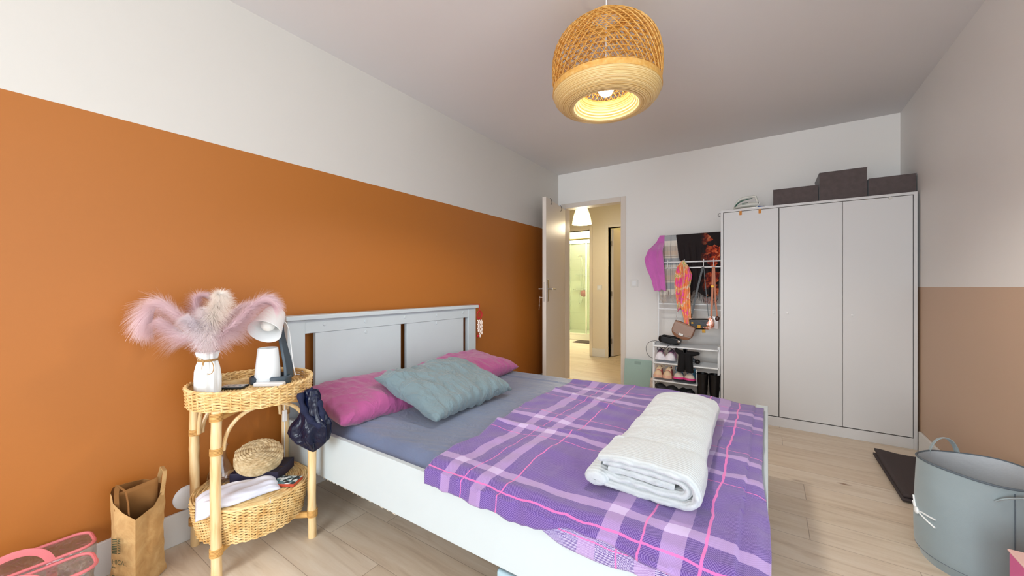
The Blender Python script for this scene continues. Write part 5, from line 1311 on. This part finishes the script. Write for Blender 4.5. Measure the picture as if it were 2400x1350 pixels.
slouch(-.665, -.585, 3.86, .10, .046, 'black boot lying between the grey boot and tall boots', '#0f1016')
def scale():
    mg = M('pale green glass', '#a9c4bb', .15, coat=.4)
    r = thing('bathroom_scale', 'pale green glass bathroom scale leaning on the wall', 'bathroom scale', (-1.15, 4.12, 0))
    A = Matrix.Translation((-1.152, 4.085, .012)) @ Matrix.Rotation(rad(-6), 4, 'X')
    g = G(); g.M = A; g.box((-.143, -.006, 0), (.143, .006, .325)); g.build('glass_plate', mg, r, bevel=.004, bseg=3)
    g = G(); g.M = A; g.box((-.035, -.0075, .272), (.03, -.006, .305)); g.build('display', M('grey display', '#8fa79f', .3), r, bevel=.001)
    g = G(); g.M = A; g.box((-.02, -.0072, .03), (.02, -.006, .036)); g.build('logo_mark', M('faint grey print', '#8ba79d', .4), r, smooth=False)
    g = G(); g.M = A; g.box((-.12, .006, .02), (.12, .018, .30)); g.build('backing', m_whiteplastic, r, bevel=.004)
scale()
def crumpled():
    m = M('brown and white packaging', '#d8c4b4', .8, var=.3, vscale=25)
    tag(G().ball((-.965, 3.97, .19), .05, 20, 16, (.6, .8, 1.9), f=lambda d: 1 + .25 * noise.noise(d * 3)).build('crumpled_packaging', m, None, angle=80), 'crumpled pale packaging between the scale and shoe rack', 'packaging')
    bpy.data.objects['crumpled_packaging'].location.z = 0
crumpled()

# ================================================================== RIGHT SIDE FLOOR
def laundry():
    c = Vector((.683, 2.262, 0)); r = thing('laundry_basket', 'grey fabric laundry basket with a white bow print', 'laundry basket', c)
    m = cloth('grey coated canvas', '#8d9b9f', bs=500, rough=.7); mi = M('shiny grey lining', '#b9bfc4', .35, bump=.4, bscale=18, bdist=.01); ms = M('slate binding', '#59636b', .8)
    Rf = lambda th, z: .166 + .010 * noise.noise(Vector((cos(th) * 1.6, sin(th) * 1.6, z * 3))) - .012 * (1 - sm(0, .07, z)) * (1 - sm(0, .07, z)) * 1.4 + .004 * sin(z * 9)
    zr = lambda th: .40 + .006 * sin(th * 2 + .5)
    def outer(u, v): th = 2 * PI * u; z = zr(th) * v; R = Rf(th, z); return c + Vector((R * cos(th), R * sin(th), z))
    def inner(u, v): th = -2 * PI * u; z = .01 + (zr(th) - .01) * v; R = Rf(th, z) - .004; return c + Vector((R * cos(th), R * sin(th), z))
    g = G().grid(outer, 72, 30, wrapu=True); n = 72; g.add([c + Vector((Rf(2 * PI * i / n, 0) * cos(2 * PI * i / n), Rf(2 * PI * i / n, 0) * sin(2 * PI * i / n), .002)) for i in range(n)], [tuple(range(n - 1, -1, -1))])
    g.build('outer_fabric', m, r, angle=80)
    G().grid(inner, 72, 30, wrapu=True).build('lining', mi, r, angle=80)
    G().tube([outer(i / 72, 1) for i in range(72)], .0042, 8, closed=True).build('rim_binding', ms, r)
    for th in (rad(283), rad(103)):
        G().tube([c + Vector(((Rf(th, z) + .0015) * cos(th), (Rf(th, z) + .0015) * sin(th), z)) for z in [.01 + .37 * i / 12 for i in range(13)]], .0018, 6).build('side_seam', ms, r)
    g = G().tube([outer(i / 72, .10) + Vector((0, 0, 0)) for i in range(72)], .0012, 6, closed=True); g.build('bottom_seam', ms, r)
    # far handle stands up, near handle lies against the side
    P = lambda th, z, o=0: c + Vector(((Rf(th, min(z, .4)) + o) * cos(th), (Rf(th, min(z, .4)) + o) * sin(th), z))
    G().tube(bez(P(rad(126), .375, .004), P(rad(122), .47, .0), P(rad(98), .49, -.0), P(rad(92), .385, .006), 20), 1, 6, flat=(.011, .003)).build('handle', m, r)
    G().tube(bez(P(rad(268), .345, .004), P(rad(274), .385, .035), P(rad(298), .39, .04), P(rad(303), .345, .004), 20), 1, 6, flat=(.010, .003)).build('handle', m, r)
    # white bow
    mw = M('white print', '#f1f3f2', .6)
    def sp(pts): return [P(rad(a), z, .0025) for a, z in pts]
    g = G(); k = sp([(187.5, .187)])[0]; g.ball(k, .017, 18, 12, (.45, 1, .8)); g.build('bow_knot', mw, r)
    for pts in ([(190, .188), (198, .195), (208, .198), (217, .199)], [(190, .186), (199, .182), (207, .176), (217, .168)], [(186, .192), (182, .21), (177, .235)], [(185, .190), (181, .199), (176, .21)]):
        G().tube(sp(pts), .0032, 8).build('bow_tail', mw, r)
laundry()
def mat_board():
    m = M('dark brown grey rubber', '#433a3a', .8, bump=.2, bscale=200); r = thing('folded_mat', 'dark folded mat lying behind the laundry basket', 'mat', (.7, 3.07, 0))
    for k, (z, s_) in enumerate(((.0, .0), (.018, .006))):
        g = G(); n = 24
        def fn(u, v):
            x = lerp(.572 + s_, .83, u); y = lerp(2.745 + s_, 3.40, v); return Vector((x, y, z + .016 + .012 * k * sm(.5, 0, u) * sm(.6, 1, v)))
        g.grid(fn, 12, n); g.build('mat_layer', m, r, solid=.013, angle=60)
mat_board()
def pinkbox():
    r = thing('pink_box', 'pink open box at the right edge of the floor', 'box', (.73, 1.66, 0)); x0, x1, y0, y1, z1 = .614, .838, 1.50, 1.822, .30; m = M('magenta card', '#d8639c', .5)
    G().box((x0, y0, 0), (x1, y1, z1 - .002)).build('box_body', m, r, bevel=.003)
    G().box((x0 - .003, y0 - .003, z1 - .002), (x1 + .003, y1 + .003, z1 + .004)).build('lid', M('pale pink card', '#e9c2bb', .6), r, bevel=.002)
pinkbox()
p = Z0 = None
g = G(); g.tube(bez((.262, 1.475, .004), (.262, 1.43, .004), (.27, 1.38, .004), (.262, 1.2, .004), 14), .004, 8)
tag(g.build('grey_cable', M('grey green cable', '#7c8478', .5), None), 'short end of a grey cable on the bare floor', 'cable')

# ================================================================== LEFT FLOOR THINGS
def paper_bag():
    r = thing('paper_bag', 'brown paper carrier bag with torn handles by the orange wall', 'paper bag', (-1.965, .39, 0))
    t = NT('brown kraft paper'); v = t.coord('Object'); n = t.noise(v, 18, 5, .6, .5); t.link(t.ramp(n, [(.3, lin('#b48a55')), (.6, lin('#c9a36d')), (.8, lin('#d8b885'))]), t.b.inputs['Base Color']); t.b.inputs['Roughness'].default_value = .8; t.bump(n, .6, .008)
    m = t.m; mi = M('inside of kraft paper', '#8a5c2c', .85, bump=.3, bscale=30)
    ring = [(-1.872, .372), (-1.925, .432), (-1.965, .476), (-2.02, .462), (-2.066, .435), (-2.055, .39), (-2.04, .345), (-2.00, .330), (-1.962, .332), (-1.92, .348)]
    N_ = len(ring); cx = sum(a for a, b in ring) / N_; cy = sum(b for a, b in ring) / N_
    tops = [.275, .278, .325, .335, .34, .35, .355, .35, .325, .295]
    def fn(off):
        def f(u, v):
            k = (u * N_) % N_; i = int(k); fr = k - i; a, b = ring[i], ring[(i + 1) % N_]
            x, y = lerp(a[0], b[0], fr), lerp(a[1], b[1], fr); zt = lerp(tops[i], tops[(i + 1) % N_], fr)
            z = zt * v; s_ = 1 - off - .05 * sin(v * PI) * (1 + .8 * nz(u * 9, v * 3, 1, 1)) + .03 * nz(x, y, z, 30) + .05 * (1 - sm(0, .12, v))
            return Vector((cx + (x - cx) * s_, cy + (y - cy) * s_, z + .003))
        return f
    G().grid(fn(0), 80, 40, wrapu=True).build('bag_body', m, r, angle=50)
    G().grid(lambda u, v: fn(.02)(1 - u, v), 80, 40, wrapu=True).build('bag_inside', mi, r, angle=80)
    G().grid(lambda u, v: Vector((lerp(-2.035, -1.985, u) + .02 * v, lerp(.345, .455, u), lerp(.2, .372 - .035 * (1 - u), v))), 8, 8).build('inner_flap', mi, r, solid=.002)
    def loop(a, b, h, lean, nm, mm=m):
        a = Vector(a); b = Vector(b); up = Vector((lean[0], lean[1], h)); pts = [a, a + up * .55, a + up * .95 + (b - a) * .15, b + up * .98 - (b - a) * .15, b + up * .55, b]
        out = []
        for i in range(5):
            for k in range(4): out.append(pts[i].lerp(pts[i + 1], k / 4))
        G().tube(out + [pts[-1]], 1, 4, flat=(.009, .0014)).build(nm, mm, r)
    loop((-1.955, .34, .30), (-1.905, .362, .27), .095, (-.02, .0), 'paper_handle', mi)
    loop((-2.005, .462, .315), (-1.955, .462, .30), .088, (.0, .012), 'paper_handle')
    # printed face: between ring[0] and ring[8] (left face)
    A = Vector((-1.868, .366, 0)); B_ = Vector((-1.962, .326, 0)); ex = (A - B_).normalized(); nrm_ = Vector((ex.y, -ex.x, 0)); 
    if nrm_.dot(Vector((1.9, -.35, 0))) < 0: nrm_ = -nrm_
    Mx = Matrix((( ex.x, 0, nrm_.x, 0), (ex.y, 0, nrm_.y, 0), (0, 1, 0, 0), (0, 0, 0, 1)))
    mp = M('dark green print', '#3b4a33', .8)
    def text(body, size, p, z):
        cu = bpy.data.curves.new('l', 'FONT'); cu.body = body; cu.size = size; fo = bpy.data.objects.new('l', cu); COL.objects.link(fo); bpy.context.view_layer.update()
        me = bpy.data.meshes.new_from_object(fo.evaluated_get(bpy.context.evaluated_depsgraph_get())); bpy.data.objects.remove(fo)
        g = G(); g.M = Matrix.Translation(B_ + ex * p + Vector((0, 0, z)) + nrm_ * .0045) @ Mx
        g.add([v.co for v in me.vertices], [tuple(q.vertices) for q in me.polygons]); g.build('printed_lettering', mp, r, smooth=False)
    text('HICAL', .024, .012, .118)
    g = G(); g.M = Matrix.Translation(B_ + nrm_ * .0045) @ Mx
    for p_, q_, w_, h_ in ((.014, .104, .004, .005), (.020, .104, .005, .004), (.027, .104, .004, .004), (.013, .074, .012, .003), (.013, .058, .003, .016), (.030, .074, .010, .003), (.034, .058, .003, .016), (.046, .072, .010, .003), (.058, .060, .003, .014)):
        g.add([(p_, q_, 0), (p_ + w_, q_, 0), (p_ + w_, q_ + h_, 0), (p_, q_ + h_, 0)], [(0, 1, 2, 3)])
    g.build('faded_print', mp, r, smooth=False)
    g = G(); g.M = Matrix.Translation(B_ + nrm_ * .0045 + Vector((0, 0, .155))) @ Mx
    for k in range(9):
        y = k * .006; g.add([(.012, y, 0), (.034, y + .002, 0), (.034, y + .005, 0), (.012, y + .004, 0)], [(0, 1, 2, 3)]); g.add([(.037, y, 0), (.050, y + .005, 0), (.050, y + .007, 0), (.037, y + .003, 0)], [(0, 1, 2, 3)])
    g.build('printed_emblem', mp, r, smooth=False)
paper_bag()
def clear_bag(name, label, x0, x1, y0, y1, z1, fill, strap_y, seed):
    r = thing(name, label, 'tote bag', ((x0 + x1) / 2, (y0 + y1) / 2, 0), 'clear pink edged vinyl bags on the floor')
    mc = bpy.data.materials.get('crinkled clear vinyl') or clear_mat('crinkled clear vinyl', (.93, .90, .88, 1), gloss=.16, rough=.08, bump=1.0, opac=.08, col='#c9c3bd')
    mp = bpy.data.materials.get('salmon pink binding') or M('salmon pink binding', '#d9787c', .6, bump=.2, bscale=300)
    def ring(z, ins=0):
        out = []; rr_ = .04
        for (cx, cy, a0) in ((x1 - rr_, y1 - rr_, 0), (x0 + rr_, y1 - rr_, 90), (x0 + rr_, y0 + rr_, 180), (x1 - rr_, y0 + rr_, 270)):
            for k in range(7): a = rad(a0 + 15 * k); out.append(Vector((cx + (rr_ - ins) * cos(a), cy + (rr_ - ins) * sin(a), z)))
        return out
    n = 28; g = G(); zs = [.004 + (z1 - .004) * k / 14 for k in range(15)]
    vs_ = []
    for z in zs:
        for p in ring(z, .006 * sin(z * 20 + seed)): vs_.append(p + Vector((.006 * nz(p.y, z, seed, 12), .004 * nz(p.x, z, seed, 12), 0)))
    g.add(vs_, [(k * n + i, k * n + (i + 1) % n, (k + 1) * n + (i + 1) % n, (k + 1) * n + i) for k in range(14) for i in range(n)] + [tuple(14 * n + i for i in range(n))])
    g.build('vinyl_body', mc, r, angle=80)
    G().tube(ring(z1), .0055, 8, closed=True).build('top_piping', mp, r)
    G().tube(ring(.008), .0055, 8, closed=True).build('bottom_piping', mp, r)
    
    for sx in (x1 + .003,):
        y_ = strap_y
        G().box((sx - .002, y_ - .012, .03), (sx + .002, y_ + .012, z1 - .004)).build('strap', mp, r, bevel=.001)
        ya_ = y_ - .19
        G().tube(bez((sx, y_, z1 - .01), (sx - .01, y_ - .012, z1 + .085), (sx - .02, ya_ + .05, z1 + .075), (sx, ya_, z1 - .01), 22), 1, 6, flat=(.012, .003)).build('handle', mp, r)
        G().box((sx - .002, ya_ - .012, .03), (sx + .002, ya_ + .012, z1 - .004)).build('strap', mp, r, bevel=.001)
    return r
clear_bag('clear_vinyl_bag', 'clear pink edged vinyl bag against the skirting board', -2.095, -1.965, -.12, .292, .205, None, .19, 1)
clear_bag('clear_vinyl_bag', 'clear pink edged vinyl bag in front of the other one', -1.948, -1.82, -.10, .275, .196, None, .165, 4)
tag(G().ball((-1.89, .16, .055), .05, 36, 24, (.9, 1.9, 1.0), f=lambda d: 1 + .22 * noise.noise(d * 2.6)).build('folded_jeans', cloth('washed blue grey denim', '#71839a'), None, angle=80), 'blue grey folded garment inside the front clear bag', 'garment')
tag(G().ball((-1.888, .02, .06), .05, 36, 24, (.9, 1.3, 1.1), f=lambda d: 1 + .22 * noise.noise(d * 2.1 + Vector((4, 0, 0)))).build('brown_pouch', M('brown leather pouch', '#6e4426', .45), None, angle=80), 'brown leather pouch inside the front clear bag', 'pouch')
tag(G().ball((-2.03, .05, .055), .05, 36, 24, (.95, 2.4, .9), f=lambda d: 1 + .2 * noise.noise(d * 2.3 + Vector((9, 0, 0)))).build('brown_cloth', cloth('rust brown cloth', '#8d5530'), None, angle=80), 'rust brown cloth inside the rear clear bag', 'cloth')
g = G(); g.M = Matrix.Translation((-2.118, .587, .187)) @ Matrix.Rotation(PI / 2, 4, 'Y'); g.lathe([(.001, .016), (.040, .015), (.049, .008), (.051, 0)], 40)
tag(g.build('round_socket_cover', m_whiteplastic, None), 'round white disc on the wall behind the table leg', 'wall cover')
def cable_lead():
    r = thing('extension_lead', 'white cable with inline switch between table and headboard', 'cable', (-2.02, .958, 0))
    x, y = -2.035, .925 + .035
    x, y = -1.975, .925
    G().tube(bez((-2.0, .955, .66), (x, .935, .60), (x, y, .56), (x, y, .50), 14) + bez((x, y, .44), (x - .01, y, .3), (x, y + .01, .15), (-2.03, y + .02, .01), 14)[0:0], .0025, 8).build('cable', m_whiteplastic, r)
    G().cbox((x, y, .475), (.016, .02, .055)).build('inline_switch', m_whiteplastic, r, bevel=.004)
    G().tube(bez((x, y, .45), (x - .006, y, .33), (x + .003, y, .18), (x - .01, y, .003), 14), .0025, 8).build('cable', m_whiteplastic, r)
cable_lead()
tag(G().box((-.76, 1.03, 0), (-.25, 1.62, .16)).build('underbed_box', M('pale blue plastic', '#aecbd6', .4), None, bevel=.01), 'pale blue storage box on the floor under the bed', 'storage box')
